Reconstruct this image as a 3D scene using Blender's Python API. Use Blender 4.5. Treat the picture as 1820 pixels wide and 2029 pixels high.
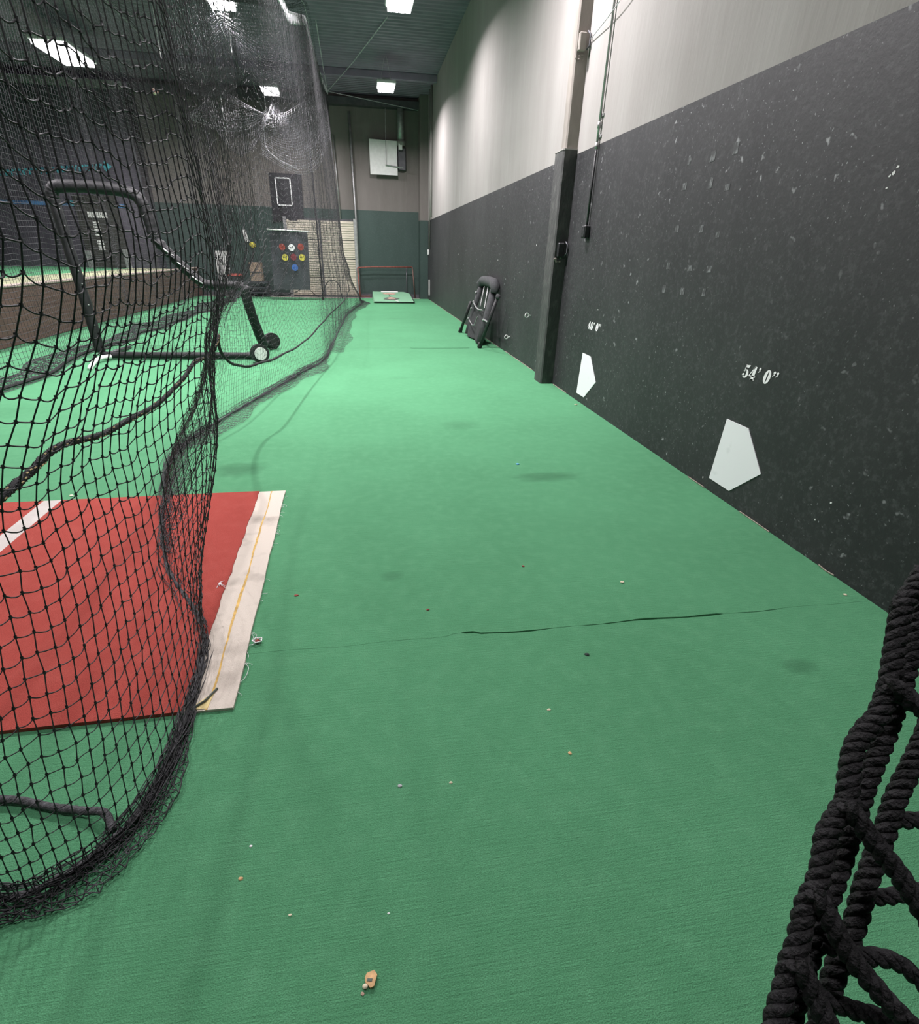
import bpy, math, random
import numpy as np
from mathutils import Matrix, Vector

random.seed(7)
rng = np.random.default_rng(11)
scene = bpy.context.scene
for o in list(bpy.data.objects):
    bpy.data.objects.remove(o, do_unlink=True)
COL = scene.collection

# ------------------------------------------------------------------ camera
PITCH, YAW, ROLL = math.radians(27.066926), math.radians(9.615727), math.radians(1.496376)
CAM = np.array([0.0, 0.0, 1.4])
F_ = np.array([math.sin(YAW)*math.cos(PITCH), math.cos(YAW)*math.cos(PITCH), -math.sin(PITCH)])
r0 = np.array([math.cos(YAW), -math.sin(YAW), 0.0])
u0 = np.cross(r0, F_)
R_ = r0*math.cos(ROLL) + u0*math.sin(ROLL)
U_ = -r0*math.sin(ROLL) + u0*math.cos(ROLL)
cd = bpy.data.cameras.new('camera')
cam = bpy.data.objects.new('camera', cd)
COL.objects.link(cam)
cam.matrix_world = Matrix(((R_[0], U_[0], -F_[0], CAM[0]),
                           (R_[1], U_[1], -F_[1], CAM[1]),
                           (R_[2], U_[2], -F_[2], CAM[2]),
                           (0, 0, 0, 1)))
cd.sensor_fit = 'HORIZONTAL'
cd.sensor_width = 36.0
cd.lens = 1033.57/1820*36.0
cd.shift_x = 15.952/1820
cd.shift_y = 17.518/1820
cd.clip_start = 0.02
cd.clip_end = 120
scene.camera = cam

# ------------------------------------------------------------------ world and exposure
world = bpy.data.worlds.new('world')
scene.world = world
world.use_nodes = True
world.node_tree.nodes['Background'].inputs[0].default_value = (0.60, 0.60, 0.68, 1)
world.node_tree.nodes['Background'].inputs[1].default_value = 0.05
vs = scene.view_settings
vs.view_transform = 'Standard'
vs.look = 'None'
vs.exposure = 0.15
vs.gamma = 1.0
vs.use_curve_mapping = False
cy = scene.cycles       # light paths: a closed hall needs only a few bounces
cy.max_bounces = 4
cy.diffuse_bounces = 3
cy.glossy_bounces = 2
cy.transmission_bounces = 0
cy.transparent_max_bounces = 2
cy.volume_bounces = 0
cy.caustics_reflective = False
cy.caustics_refractive = False
cy.adaptive_threshold = 0.03
LAMP_Z = 5.05
LAMP_W = 235.0          # watts of every LED high bay


# ------------------------------------------------------------------ helpers
def tag(o, label=None, cat=None, group=None, kind=None):
    if label: o['label'] = label
    if cat: o['category'] = cat
    if group: o['group'] = group
    if kind: o['kind'] = kind
    return o


def empty(name, loc, label, cat, group=None, kind=None):
    o = bpy.data.objects.new(name, None)
    o.empty_display_size = 0.1
    COL.objects.link(o)
    o.location = loc
    return tag(o, label, cat, group, kind)


def link(name, me, mat, parent=None):
    o = bpy.data.objects.new(name, me)
    COL.objects.link(o)
    if mat is not None and not me.materials:
        for m in (mat if isinstance(mat, (list, tuple)) else [mat]):
            me.materials.append(m)
    if parent is not None:
        o.parent = parent
        pl = Vector((0, 0, 0))
        p = parent
        while p is not None:
            pl += p.location
            p = p.parent
        o.location = -pl
    return o


class MB:
    """collects vertices and faces in world coordinates"""
    def __init__(self):
        self.v = []; self.f = []; self.mi = []

    def add(self, v, f, mi=0):
        b = len(self.v)
        self.v.extend([tuple(map(float, p)) for p in v])
        for q in f:
            self.f.append(tuple(b+i for i in q)); self.mi.append(mi)
        return self

    def box(self, a, b, mi=0):
        x0, y0, z0 = a; x1, y1, z1 = b
        v = [(x0,y0,z0),(x1,y0,z0),(x1,y1,z0),(x0,y1,z0),(x0,y0,z1),(x1,y0,z1),(x1,y1,z1),(x0,y1,z1)]
        f = [(0,3,2,1),(4,5,6,7),(0,1,5,4),(1,2,6,5),(2,3,7,6),(3,0,4,7)]
        return self.add(v, f, mi)

    def bbox(self, a, b, c=0.01, mi=0):
        """box with chamfered edges"""
        x0,y0,z0 = a; x1,y1,z1 = b
        c = min(c, abs(x1-x0)*.45, abs(y1-y0)*.45, abs(z1-z0)*.45)
        v = []; idx = {}
        for ix, x in enumerate((x0, x1)):
            for iy, y in enumerate((y0, y1)):
                for iz, z in enumerate((z0, z1)):
                    sx = c if ix == 0 else -c; sy = c if iy == 0 else -c; sz = c if iz == 0 else -c
                    idx[(ix,iy,iz)] = len(v)
                    v += [(x, y+sy, z+sz), (x+sx, y, z+sz), (x+sx, y+sy, z)]
        I = lambda a,b,c,k: idx[(a,b,c)]+k
        f = []
        for ix in (0,1): f.append([I(ix,0,0,0),I(ix,1,0,0),I(ix,1,1,0),I(ix,0,1,0)])
        for iy in (0,1): f.append([I(0,iy,0,1),I(1,iy,0,1),I(1,iy,1,1),I(0,iy,1,1)])
        for iz in (0,1): f.append([I(0,0,iz,2),I(1,0,iz,2),I(1,1,iz,2),I(0,1,iz,2)])
        for iy in (0,1):
            for iz in (0,1): f.append([I(0,iy,iz,1),I(1,iy,iz,1),I(1,iy,iz,2),I(0,iy,iz,2)])
        for ix in (0,1):
            for iz in (0,1): f.append([I(ix,0,iz,0),I(ix,1,iz,0),I(ix,1,iz,2),I(ix,0,iz,2)])
        for ix in (0,1):
            for iy in (0,1): f.append([I(ix,iy,0,0),I(ix,iy,1,0),I(ix,iy,1,1),I(ix,iy,0,1)])
        for ix in (0,1):
            for iy in (0,1):
                for iz in (0,1): f.append([I(ix,iy,iz,0),I(ix,iy,iz,1),I(ix,iy,iz,2)])
        return self.add(v, f, mi)

    def tube(self, pts, r, n=8, mi=0, cap=True, closed=False):
        P = np.asarray(pts, float); N = len(P)
        rr = np.full(N, r) if np.isscalar(r) else np.asarray(r, float)
        if closed:
            T = np.roll(P, -1, 0)-np.roll(P, 1, 0)
        else:
            T = np.gradient(P, axis=0)
        T /= np.linalg.norm(T, axis=1)[:, None]+1e-12
        a = np.array([0, 0, 1.0]) if abs(T[0][2]) < .9 else np.array([1.0, 0, 0])
        u = np.cross(T[0], a); u /= np.linalg.norm(u)
        v = []
        for i in range(N):
            u = u-T[i]*(u@T[i]); u /= np.linalg.norm(u)+1e-12
            w = np.cross(T[i], u)
            for k in range(n):
                t = 2*math.pi*k/n
                v.append(P[i]+rr[i]*(math.cos(t)*u+math.sin(t)*w))
        f = []
        for i in range(N if closed else N-1):
            j = (i+1) % N
            for k in range(n):
                k2 = (k+1) % n
                f.append((i*n+k, i*n+k2, j*n+k2, j*n+k))
        if cap and not closed:
            f.append(tuple(range(n))[::-1]); f.append(tuple((N-1)*n+k for k in range(n)))
        return self.add(v, f, mi)

    def poly(self, pts, d, mi=0):
        """flat outline extruded by vector d"""
        n = len(pts); d = np.asarray(d, float)
        v = [np.asarray(p, float) for p in pts]+[np.asarray(p, float)+d for p in pts]
        f = [tuple(range(n))[::-1], tuple(range(n, 2*n))]+[(i, (i+1) % n, n+(i+1) % n, n+i) for i in range(n)]
        return self.add(v, f, mi)

    def disc(self, c, axis, r, h, n=20, mi=0):
        c = np.asarray(c, float); ax = np.asarray(axis, float); ax /= np.linalg.norm(ax)
        return self.tube([c-ax*h/2, c+ax*h/2], r, n, mi)

    def blob(self, c, r, n=8, m=6, squash=(1,1,1), mi=0, jit=0):
        v = []; c = np.asarray(c, float)
        for i in range(1, m):
            th = math.pi*i/m
            for k in range(n):
                ph = 2*math.pi*k/n
                q = np.array([math.sin(th)*math.cos(ph), math.sin(th)*math.sin(ph), math.cos(th)])*r*np.asarray(squash)
                if jit: q = q*(1+jit*(random.random()-.5))
                v.append(c+q)
        v.append(c+np.array([0,0,r*squash[2]])); v.append(c-np.array([0,0,r*squash[2]]))
        T, B = len(v)-2, len(v)-1
        f = []
        for i in range(m-2):
            for k in range(n):
                f.append((i*n+k, (i+1)*n+k, (i+1)*n+(k+1) % n, i*n+(k+1) % n))
        for k in range(n):
            f.append((T, k, (k+1) % n)); f.append((B, (m-2)*n+(k+1) % n, (m-2)*n+k))
        return self.add(v, f, mi)

    def build(self, name, mat, parent=None, smooth=False):
        me = bpy.data.meshes.new(name)
        me.from_pydata(self.v, [], self.f)
        me.update()
        if any(self.mi):
            for m in mat: me.materials.append(m)
            me.polygons.foreach_set('material_index', self.mi)
        if smooth:
            me.polygons.foreach_set('use_smooth', [True]*len(me.polygons))
        return link(name, me, mat, parent)


def quads_mesh(name, V, Q, mat, parent=None, smooth=False):
    me = bpy.data.meshes.new(name)
    me.vertices.add(len(V)); me.vertices.foreach_set('co', np.ascontiguousarray(V, dtype=np.float32).ravel())
    nq, k = Q.shape
    me.loops.add(nq*k); me.loops.foreach_set('vertex_index', np.ascontiguousarray(Q, dtype=np.int32).ravel())
    me.polygons.add(nq)
    me.polygons.foreach_set('loop_start', np.arange(0, nq*k, k, dtype=np.int32))
    if smooth: me.polygons.foreach_set('use_smooth', np.ones(nq, dtype=bool))
    me.update(calc_edges=True); me.validate()
    return link(name, me, mat, parent)


def seg_geo(A, B, r, n=3):
    """many separate prisms A[i] -> B[i]"""
    d = B-A; L = np.linalg.norm(d, axis=1); ok = L > 1e-6
    A, B, d, L = A[ok], B[ok], d[ok], L[ok]
    rr = r if np.isscalar(r) else np.asarray(r)[ok][:, None]
    d = d/L[:, None]
    ref = np.where(np.abs(d[:, 2:3]) < .8, np.array([[0, 0, 1.0]]), np.array([[1.0, 0, 0]]))
    u = np.cross(d, ref); u /= np.linalg.norm(u, axis=1)[:, None]; w = np.cross(d, u)
    N = len(A); V = np.zeros((N, 2*n, 3))
    for k in range(n):
        t = 2*math.pi*k/n; o = (math.cos(t)*u+math.sin(t)*w)*rr
        V[:, k] = A+o; V[:, n+k] = B+o
    base = (np.arange(N)*2*n)[:, None]
    Q = np.concatenate([base+np.array([[k, (k+1) % n, n+(k+1) % n, n+k]]) for k in range(n)])
    return V.reshape(-1, 3), Q


def join_geo(parts):
    V = []; Q = []; b = 0
    for v, q in parts:
        V.append(v); Q.append(q+b); b += len(v)
    return np.concatenate(V), np.concatenate(Q)


def catmull(P, n):
    """n samples at equal parameter along control points P"""
    P = np.asarray(P, float); m = len(P)
    t = np.linspace(0, m-1-1e-6, n); i = t.astype(int); f = (t-i)[:, None]
    p0 = P[np.clip(i-1, 0, m-1)]; p1 = P[i]; p2 = P[np.clip(i+1, 0, m-1)]; p3 = P[np.clip(i+2, 0, m-1)]
    return .5*(2*p1+(p2-p0)*f+(2*p0-5*p1+4*p2-p3)*f**2+(3*p1-p0-3*p2+p3)*f**3)


def smooth_noise(n, step, amp):
    k = int(n/step)+3
    return catmull(rng.normal(0, amp, (k, 1)), n)[:, 0]


# ------------------------------------------------------------------ materials
def new_mat(name):
    m = bpy.data.materials.new(name); m.use_nodes = True
    nt = m.node_tree
    return m, nt, nt.nodes['Principled BSDF']


def mat(name, col, rough=.7, var=.0, scale=8.0, bump=0.0, bscale=60.0, metal=0.0, spec=.5, stretch=(1,1,1), col2=None, thr=(.4,.7)):
    m, nt, b = new_mat(name)
    N = nt.nodes; L = nt.links
    b.inputs['Base Color'].default_value = (*col, 1)
    b.inputs['Roughness'].default_value = rough
    b.inputs['Metallic'].default_value = metal
    b.inputs['Specular IOR Level'].default_value = spec
    tc = N.new('ShaderNodeTexCoord'); mp = N.new('ShaderNodeMapping')
    mp.inputs['Scale'].default_value = stretch
    L.new(tc.outputs['Object'], mp.inputs['Vector'])
    nz = N.new('ShaderNodeTexNoise'); nz.inputs['Scale'].default_value = scale; nz.inputs['Detail'].default_value = 5
    L.new(mp.outputs[0], nz.inputs['Vector'])
    cr = N.new('ShaderNodeValToRGB')
    c2 = col2 if col2 else tuple(min(1, c*(1+var)) for c in col)
    c1 = col if col2 else tuple(c*(1-var) for c in col)
    cr.color_ramp.elements[0].position = thr[0]; cr.color_ramp.elements[0].color = (*c1, 1)
    cr.color_ramp.elements[1].position = thr[1]; cr.color_ramp.elements[1].color = (*c2, 1)
    L.new(nz.outputs['Fac'], cr.inputs[0]); L.new(cr.outputs[0], b.inputs['Base Color'])
    if bump > 0:
        n2 = N.new('ShaderNodeTexNoise'); n2.inputs['Scale'].default_value = bscale; n2.inputs['Detail'].default_value = 4
        L.new(mp.outputs[0], n2.inputs['Vector'])
        bp = N.new('ShaderNodeBump'); bp.inputs['Strength'].default_value = bump; bp.inputs['Distance'].default_value = .01
        L.new(n2.outputs['Fac'], bp.inputs['Height']); L.new(bp.outputs[0], b.inputs['Normal'])
    return m


def mat_emit(name, col, s):
    m, nt, b = new_mat(name)
    b.inputs['Base Color'].default_value = (*col, 1)
    b.inputs['Emission Color'].default_value = (*col, 1)
    b.inputs['Emission Strength'].default_value = s
    return m


def mix_rgb(nt, fac, a, b_, mode='MIX'):
    mx = nt.nodes.new('ShaderNodeMix'); mx.data_type = 'RGBA'; mx.blend_type = mode
    if isinstance(fac, (int, float)): mx.inputs[0].default_value = fac
    else: nt.links.new(fac, mx.inputs[0])
    for s, k in ((a, 6), (b_, 7)):
        if isinstance(s, tuple): mx.inputs[k].default_value = (*s, 1)
        else: nt.links.new(s, mx.inputs[k])
    return mx.outputs[2]


def ramp(nt, src, p0, p1, c0=(0,0,0), c1=(1,1,1)):
    r = nt.nodes.new('ShaderNodeValToRGB')
    r.color_ramp.elements[0].position = p0; r.color_ramp.elements[0].color = (*c0, 1)
    r.color_ramp.elements[1].position = p1; r.color_ramp.elements[1].color = (*c1, 1)
    nt.links.new(src, r.inputs[0])
    return r.outputs[0]


def noise(nt, vec, scale, detail=4, rough=.55):
    n = nt.nodes.new('ShaderNodeTexNoise'); n.inputs['Scale'].default_value = scale
    n.inputs['Detail'].default_value = detail; n.inputs['Roughness'].default_value = rough
    nt.links.new(vec, n.inputs['Vector']); return n.outputs['Fac']


def mapped(nt, stretch=(1,1,1), rot=(0,0,0)):
    tc = nt.nodes.new('ShaderNodeTexCoord'); mp = nt.nodes.new('ShaderNodeMapping')
    mp.inputs['Scale'].default_value = stretch; mp.inputs['Rotation'].default_value = rot
    nt.links.new(tc.outputs['Object'], mp.inputs['Vector']); return mp.outputs[0]


def carpet_mat(name, base, dark, light, rib=True, stains=()):
    m, nt, b = new_mat(name)
    b.inputs['Roughness'].default_value = .95
    b.inputs['Specular IOR Level'].default_value = .15
    b.inputs['Sheen Weight'].default_value = .35
    b.inputs['Sheen Roughness'].default_value = .5
    b.inputs['Sheen Tint'].default_value = (*light, 1)
    v = mapped(nt); vr = mapped(nt, (9, 150, 1), (0, 0, .05))
    big = noise(nt, v, 1.1, 5)
    c = mix_rgb(nt, ramp(nt, big, .35, .7), dark, base)
    med = noise(nt, v, 14, 4)
    c = mix_rgb(nt, ramp(nt, med, .45, .8, (0,0,0), (.45,.45,.45)), c, light)
    fine = noise(nt, v, 330, 2)
    c = mix_rgb(nt, ramp(nt, fine, .35, .65, (.5,.5,.5), (0,0,0)), c, tuple(x*.45 for x in dark))
    # old stains and ground-in dirt
    st = noise(nt, mapped(nt, (.6, 1.3, 1)), .9, 3, .5)
    c = mix_rgb(nt, ramp(nt, st, .66, .80, (0,0,0), (.45,.45,.45)), c, tuple(x*.45 for x in dark))
    for (sx_, sy_, rx_, ry_, k_) in stains:
        tc = nt.nodes.new('ShaderNodeTexCoord'); mp = nt.nodes.new('ShaderNodeMapping'); mp.vector_type = 'POINT'
        mp.inputs['Scale'].default_value = (1/rx_, 1/ry_, .01); mp.inputs['Location'].default_value = (-sx_/rx_, -sy_/ry_, 0)
        nt.links.new(tc.outputs['Object'], mp.inputs['Vector'])
        wn = nt.nodes.new('ShaderNodeTexNoise'); wn.inputs['Scale'].default_value = 1.6; wn.inputs['Detail'].default_value = 4
        nt.links.new(mp.outputs[0], wn.inputs['Vector'])
        ad = nt.nodes.new('ShaderNodeVectorMath'); ad.operation = 'ADD'
        sb = nt.nodes.new('ShaderNodeVectorMath'); sb.operation = 'SUBTRACT'; sb.inputs[1].default_value = (.5, .5, .5)
        nt.links.new(wn.outputs['Color'], sb.inputs[0]); nt.links.new(mp.outputs[0], ad.inputs[0]); nt.links.new(sb.outputs[0], ad.inputs[1])
        ln = nt.nodes.new('ShaderNodeVectorMath'); ln.operation = 'LENGTH'; nt.links.new(ad.outputs[0], ln.inputs[0])
        c = mix_rgb(nt, ramp(nt, ln.outputs['Value'], .35, 1.0, (k_, k_, k_), (0, 0, 0)), c, tuple(x*.42 for x in dark))
    nt.links.new(c, b.inputs['Base Color'])
    if rib:
        r = noise(nt, vr, 1.0, 3)
        ad = nt.nodes.new('ShaderNodeMath'); ad.operation = 'ADD'
        nt.links.new(r, ad.inputs[0]); nt.links.new(fine, ad.inputs[1])
        h = ad.outputs[0]
    else:
        h = fine
    bp = nt.nodes.new('ShaderNodeBump'); bp.inputs['Strength'].default_value = .55; bp.inputs['Distance'].default_value = .006
    nt.links.new(h, bp.inputs['Height']); nt.links.new(bp.outputs[0], b.inputs['Normal'])
    return m


def scuffed_paint(name, base, alt, mark, amount, rough=.55, density=1.0):
    """dark wall paint with ball scuffs and chips"""
    m, nt, b = new_mat(name)
    b.inputs['Roughness'].default_value = rough
    b.inputs['Specular IOR Level'].default_value = .45
    v = mapped(nt); vs_ = mapped(nt, (1, 1, .5))
    c = mix_rgb(nt, ramp(nt, noise(nt, vs_, 1.6, 6, .65), .35, .7), base, alt)
    c = mix_rgb(nt, ramp(nt, noise(nt, v, 30, 4, .7), .5, .8, (0,0,0), (.10,.10,.10)), c, mark)
    for scale, hi, k, st in ((9, .15, .40, (1, 1, 1)), (24, .14, .7, (1, 1, .7)), (40, .16, .7, (1, 1, .8)), (6, .10, .30, (1, 2.2, .8))):
        vo = nt.nodes.new('ShaderNodeTexVoronoi'); vo.inputs['Scale'].default_value = scale
        vv = mapped(nt, st, (.3*scale % 1, 0, 0))
        wob = nt.nodes.new('ShaderNodeVectorMath'); wob.operation = 'ADD'
        wn = nt.nodes.new('ShaderNodeTexNoise'); wn.inputs['Scale'].default_value = scale*2.0
        nt.links.new(vv, wn.inputs['Vector'])
        sc = nt.nodes.new('ShaderNodeVectorMath'); sc.operation = 'SCALE'; sc.inputs[3].default_value = .9/scale
        nt.links.new(wn.outputs['Color'], sc.inputs[0]); nt.links.new(vv, wob.inputs[0]); nt.links.new(sc.outputs[0], wob.inputs[1])
        nt.links.new(wob.outputs[0], vo.inputs['Vector'])
        spot = ramp(nt, vo.outputs['Distance'], hi*.4, hi, (1,1,1), (0,0,0))
        pick = nt.nodes.new('ShaderNodeSeparateColor'); nt.links.new(vo.outputs['Color'], pick.inputs[0])
        sel = ramp(nt, pick.outputs[0], .55, .9, (0,0,0), (1,1,1))
        patch = ramp(nt, noise(nt, v, .8, 2), .38, .62)
        f = mix_rgb(nt, 1.0, spot, sel, 'MULTIPLY'); f = mix_rgb(nt, 1.0, f, patch, 'MULTIPLY')
        f = mix_rgb(nt, 1.0, f, (k*amount,)*3, 'MULTIPLY')
        c = mix_rgb(nt, f, c, mark)
    nt.links.new(c, b.inputs['Base Color'])
    bp = nt.nodes.new('ShaderNodeBump'); bp.inputs['Strength'].default_value = .12; bp.inputs['Distance'].default_value = .01
    nt.links.new(noise(nt, v, 45, 5, .6), bp.inputs['Height']); nt.links.new(bp.outputs[0], b.inputs['Normal'])
    return m


def plaster(name, a, c_, streak):
    m, nt, b = new_mat(name)
    b.inputs['Roughness'].default_value = .85
    b.inputs['Specular IOR Level'].default_value = .2
    v = mapped(nt); s = mapped(nt, (1, 1, .16))
    c = mix_rgb(nt, ramp(nt, noise(nt, s, 2.2, 6, .6), .3, .7), a, c_)
    c = mix_rgb(nt, ramp(nt, noise(nt, s, 9, 5, .65), .55, .8, (0,0,0), (.6,.6,.6)), c, streak)
    c = mix_rgb(nt, ramp(nt, noise(nt, v, 1.0, 3), .5, .8, (0,0,0), (.35,.35,.35)), c, tuple(x*.8 for x in a))
    nt.links.new(c, b.inputs['Base Color'])
    bp = nt.nodes.new('ShaderNodeBump'); bp.inputs['Strength'].default_value = .15; bp.inputs['Distance'].default_value = .02
    nt.links.new(noise(nt, s, 25, 5), bp.inputs['Height']); nt.links.new(bp.outputs[0], b.inputs['Normal'])
    return m


M = {}
M['green'] = carpet_mat('green_carpet', (.110, .350, .176), (.092, .300, .148), (.155, .415, .225),
                        stains=((1.25, 3.31, .30, .10, .6), (-.92, 3.66, .22, .16, .6), (1.62, 1.32, .09, .05, .5), (.85, 4.6, .22, .16, .3), (.08, 2.15, .07, .05, .4)))
M['red'] = carpet_mat('red_turf', (.45, .080, .064), (.39, .067, .053), (.52, .125, .10), rib=False)
M['white_turf'] = mat('white_turf', (.50, .46, .43), .95, scale=9, col2=(.58, .54, .51), bump=.4, bscale=300)
M['white_dirt'] = mat('dirty_white_turf', (.66, .59, .51), .95, scale=4, col2=(.38, .33, .28), thr=(.53, .68), bump=.4, bscale=300, stretch=(1, 1, 1))
M['yellow'] = mat('yellowed_seam', (.62, .40, .12), .95, var=.25, scale=30)
M['concrete'] = mat('concrete', (.36, .31, .28), .9, var=.2, scale=6, bump=.2)
M['slit'] = mat('seam_backing', (.03, .035, .03), .95, var=.3, scale=30)
M['dark_paint'] = scuffed_paint('charcoal_paint', (.022, .022, .024), (.036, .036, .038), (.46, .47, .48), 1.7)
M['plaster'] = plaster('grey_plaster', (.285, .268, .255), (.335, .320, .306), (.37, .352, .338))
M['green_paint'] = scuffed_paint('dark_green_paint', (.030, .055, .048), (.040, .068, .060), (.25, .27, .26), .4)
M['far_plaster'] = plaster('grey_brown_plaster', (.165, .148, .138), (.205, .187, .176), (.235, .213, .20))
M['ceiling'] = mat('glare_tinted_steel_deck', (.24, .20, .27), .6, var=.12, scale=3)  # lilac lift of lens glare is mixed into the deck colour
M['steel_dark'] = mat('dark_steel', (.10, .10, .11), .5, var=.2, scale=6, metal=.4)
M['column'] = mat('column_plaster', (.26, .235, .21), .85, var=.15, scale=7, bump=.25, bscale=50, stretch=(1,1,.4))
M['column_dark'] = mat('column_dark_paint', (.050, .050, .050), .6, col2=(.10, .10, .095), thr=(.5, .8), scale=14, bump=.5, bscale=40, stretch=(1,1,.5))
M['white'] = mat('white_paint', (.90, .90, .92), .55, var=.06, scale=12, col2=(.78, .79, .80), thr=(.62, .8))
M['white_plain'] = mat('white_plastic', (.78, .78, .76), .5, var=.05, scale=10)
M['galv'] = mat('galvanised', (.42, .42, .42), .45, var=.2, scale=12, metal=.6)
M['black_metal'] = mat('black_metal', (.022, .022, .024), .45, var=.3, scale=20)
M['black_vinyl'] = mat('black_vinyl', (.010, .010, .012), .6, var=.3, scale=15, bump=.35, bscale=45)
M['black_fabric'] = mat('black_fabric', (.024, .026, .027), .9, var=.3, scale=25, bump=.3, bscale=180)
M['grey_pad'] = mat('charcoal_foam', (.055, .057, .060), .85, var=.2, scale=20, bump=.3, bscale=100)
M['twine'] = mat('black_twine', (.040, .040, .044), .7, var=.35, scale=30)
M['twine_far'] = mat('black_twine_dusty', (.050, .050, .056), .75, var=.3, scale=5)
M['twine_lit'] = mat('lit_grey_twine', (.34, .33, .36), .7, var=.3, scale=6)  # paler twine: the brighter light on the roof swags is put into the colour
M['rope'] = mat('black_rope', (.008, .0075, .009), .8, var=.5, scale=90, bump=.6, bscale=260)
M['rope_grey'] = mat('dusty_rope', (.085, .085, .092), .85, var=.45, scale=90, bump=.6, bscale=260)
M['fleck'] = mat('yellow_thread', (.55, .42, .20), .8, var=.3, scale=40)
M['brown'] = mat('brown_boards', (.115, .068, .056), .8, var=.12, scale=3, bump=.08, stretch=(1, .15, 5))
M['cream'] = mat('cream_line', (.40, .42, .26), .9, var=.12, scale=6)
M['glossy_dark'] = mat('glossy_dark_sheet', (.11, .10, .125), .12, var=.3, scale=.8, bump=.10, bscale=1.2, spec=.8)
M['cyan'] = mat('cyan_paint', (.03, .16, .22), .6, col2=(.08, .42, .50), scale=7, thr=(.4, .6))
M['blue'] = mat('blue_paint', (.04, .09, .20), .6, col2=(.08, .20, .42), scale=7, thr=(.4, .6))
M['door'] = mat('beige_door', (.60, .55, .45), .6, var=.06, scale=4)
M['tarp'] = mat('dark_vinyl_banner', (.045, .050, .058), .6, var=.2, scale=3, bump=.15, bscale=6)
M['banner_black'] = mat('black_banner', (.020, .018, .024), .7, var=.3, scale=3, bump=.2, bscale=6)
M['c_red'] = mat('red_print', (.30, .055, .04), .7, var=.2, scale=20)
M['c_dred'] = mat('dark_red_print', (.20, .03, .04), .7, var=.2, scale=20)
M['c_yel'] = mat('yellow_print', (.62, .55, .08), .7, var=.2, scale=20)
M['c_blue'] = mat('blue_print', (.05, .16, .50), .7, var=.2, scale=20)
M['c_white'] = mat('white_print', (.92, .92, .92), .7, var=.05, scale=20)
M['rust_red'] = mat('rusty_red_pipe', (.26, .075, .055), .6, var=.3, scale=18)
M['tan'] = mat('tan_board', (.34, .25, .19), .8, var=.15, scale=5)
M['mound'] = carpet_mat('mound_turf', (.24, .48, .30), (.20, .42, .26), (.30, .54, .36), rib=False)
M['clay'] = mat('worn_clay', (.48, .33, .25), .9, var=.25, scale=18)
M['dark_patch'] = mat('dark_worn', (.10, .12, .10), .9, var=.3, scale=12)
M['rubber'] = mat('black_rubber', (.015, .015, .016), .6, var=.3, scale=20)
M['chip'] = mat('orange_chip', (.72, .45, .22), .8, var=.2, scale=60)
M['cream_bit'] = mat('cream_scrap', (.80, .72, .52), .8, var=.1, scale=60)
M['red_bit'] = mat('red_scrap', (.35, .06, .05), .8, var=.2, scale=60)
M['grey_bit'] = mat('grey_scrap', (.45, .46, .48), .8, var=.1, scale=60)
M['blue_bit'] = mat('blue_scrap', (.10, .40, .80), .6, var=.1, scale=60)
M['dark_bit'] = mat('dark_scrap', (.03, .05, .04), .9, var=.1, scale=60)
M['leather'] = mat('scuffed_ball_leather', (.62, .50, .42), .6, var=.2, scale=14)
M['stitch'] = mat('red_stitch', (.40, .05, .04), .7, var=.1, scale=30)
M['lamp_shell'] = mat('white_lamp_shell', (.70, .70, .70), .4, var=.05, scale=6)
M['lamp'] = mat_emit('led_panel', (1.0, .97, 1.0), 9.0)
M['tape'] = mat('grey_tape_residue', (.055, .057, .058), .7, col2=(.20, .21, .215), scale=60, thr=(.45, .7), stretch=(1, 1, .5))
M['wire'] = mat('steel_cable', (.50, .50, .52), .5, var=.2, scale=10)

# ------------------------------------------------------------------ room shell
WX = 2.2808     # right wall face
HP = 2.353      # paint line
YB = 20.12      # end wall face
ZC = 5.62       # ceiling
XL = -15.0      # far left wall
YR = -7.0       # wall behind the camera


def struct(o, label):
    return tag(o, label, None, None, 'structure')


floor = MB().box((XL, YR, -.12), (WX, YB+.3, -.02)).build('floor', M['concrete'])
struct(floor, 'concrete slab floor under green carpet')


def carpet_edge(y, amp, n=60):
    xs = np.linspace(-5.25, WX, n)
    return [(x, y+amp*math.sin(x*3.1+y)+random.uniform(-amp, amp)*.6) for x in xs]


def carpet_piece(name, lo, hi):
    mb = MB(); n = len(lo)
    v = []
    for (a, b) in zip(lo, hi):
        v += [(a[0], a[1], 0), (b[0], b[1], 0), (a[0], a[1], -.02), (b[0], b[1], -.02)]
    f = []
    for i in range(n-1):
        a, b = 4*i, 4*i+4
        f += [(a, b, b+1, a+1), (a+2, b+2, b, a), (a+1, b+1, b+3, a+3)]
    mb.add(v, f)
    return mb.build(name, M['green'], floor)


# near seam: the slit opens from x=.36 to x=1.78 and is closed elsewhere
xs = np.linspace(-5.25, WX, 260)
seam_mid = [1.669+.004*math.sin(7*x)+.003*math.sin(17*x+1)+(0.012 if x < .4 and x > .3 else 0) for x in xs]
gap = []
for x in xs:
    g = .0006
    if .36 < x < 1.72:
        g = .0035+.0022*math.sin(5*x)+.0012*math.sin(23*x)
        if .80 < x < .86 or 1.50 < x < 1.56: g = .0006
        if .95 < x < 1.3: g += .0025
    if 1.56 < x < 1.8: g = .0022
    gap.append(max(g, .0004))
e1lo = [(x, y-g) for x, y, g in zip(xs, seam_mid, gap)]
e1hi = [(x, y+g) for x, y, g in zip(xs, seam_mid, gap)]
e2 = [(x, 8.985+.006*math.sin(4*x)) for x in xs]
e2lo = [(x, y-(.030 if .75 < x < 1.75 else .004)) for x, y in e2]
e2hi = [(x, y+(.010 if .75 < x < 1.75 else .001)) for x, y in e2]
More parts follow.
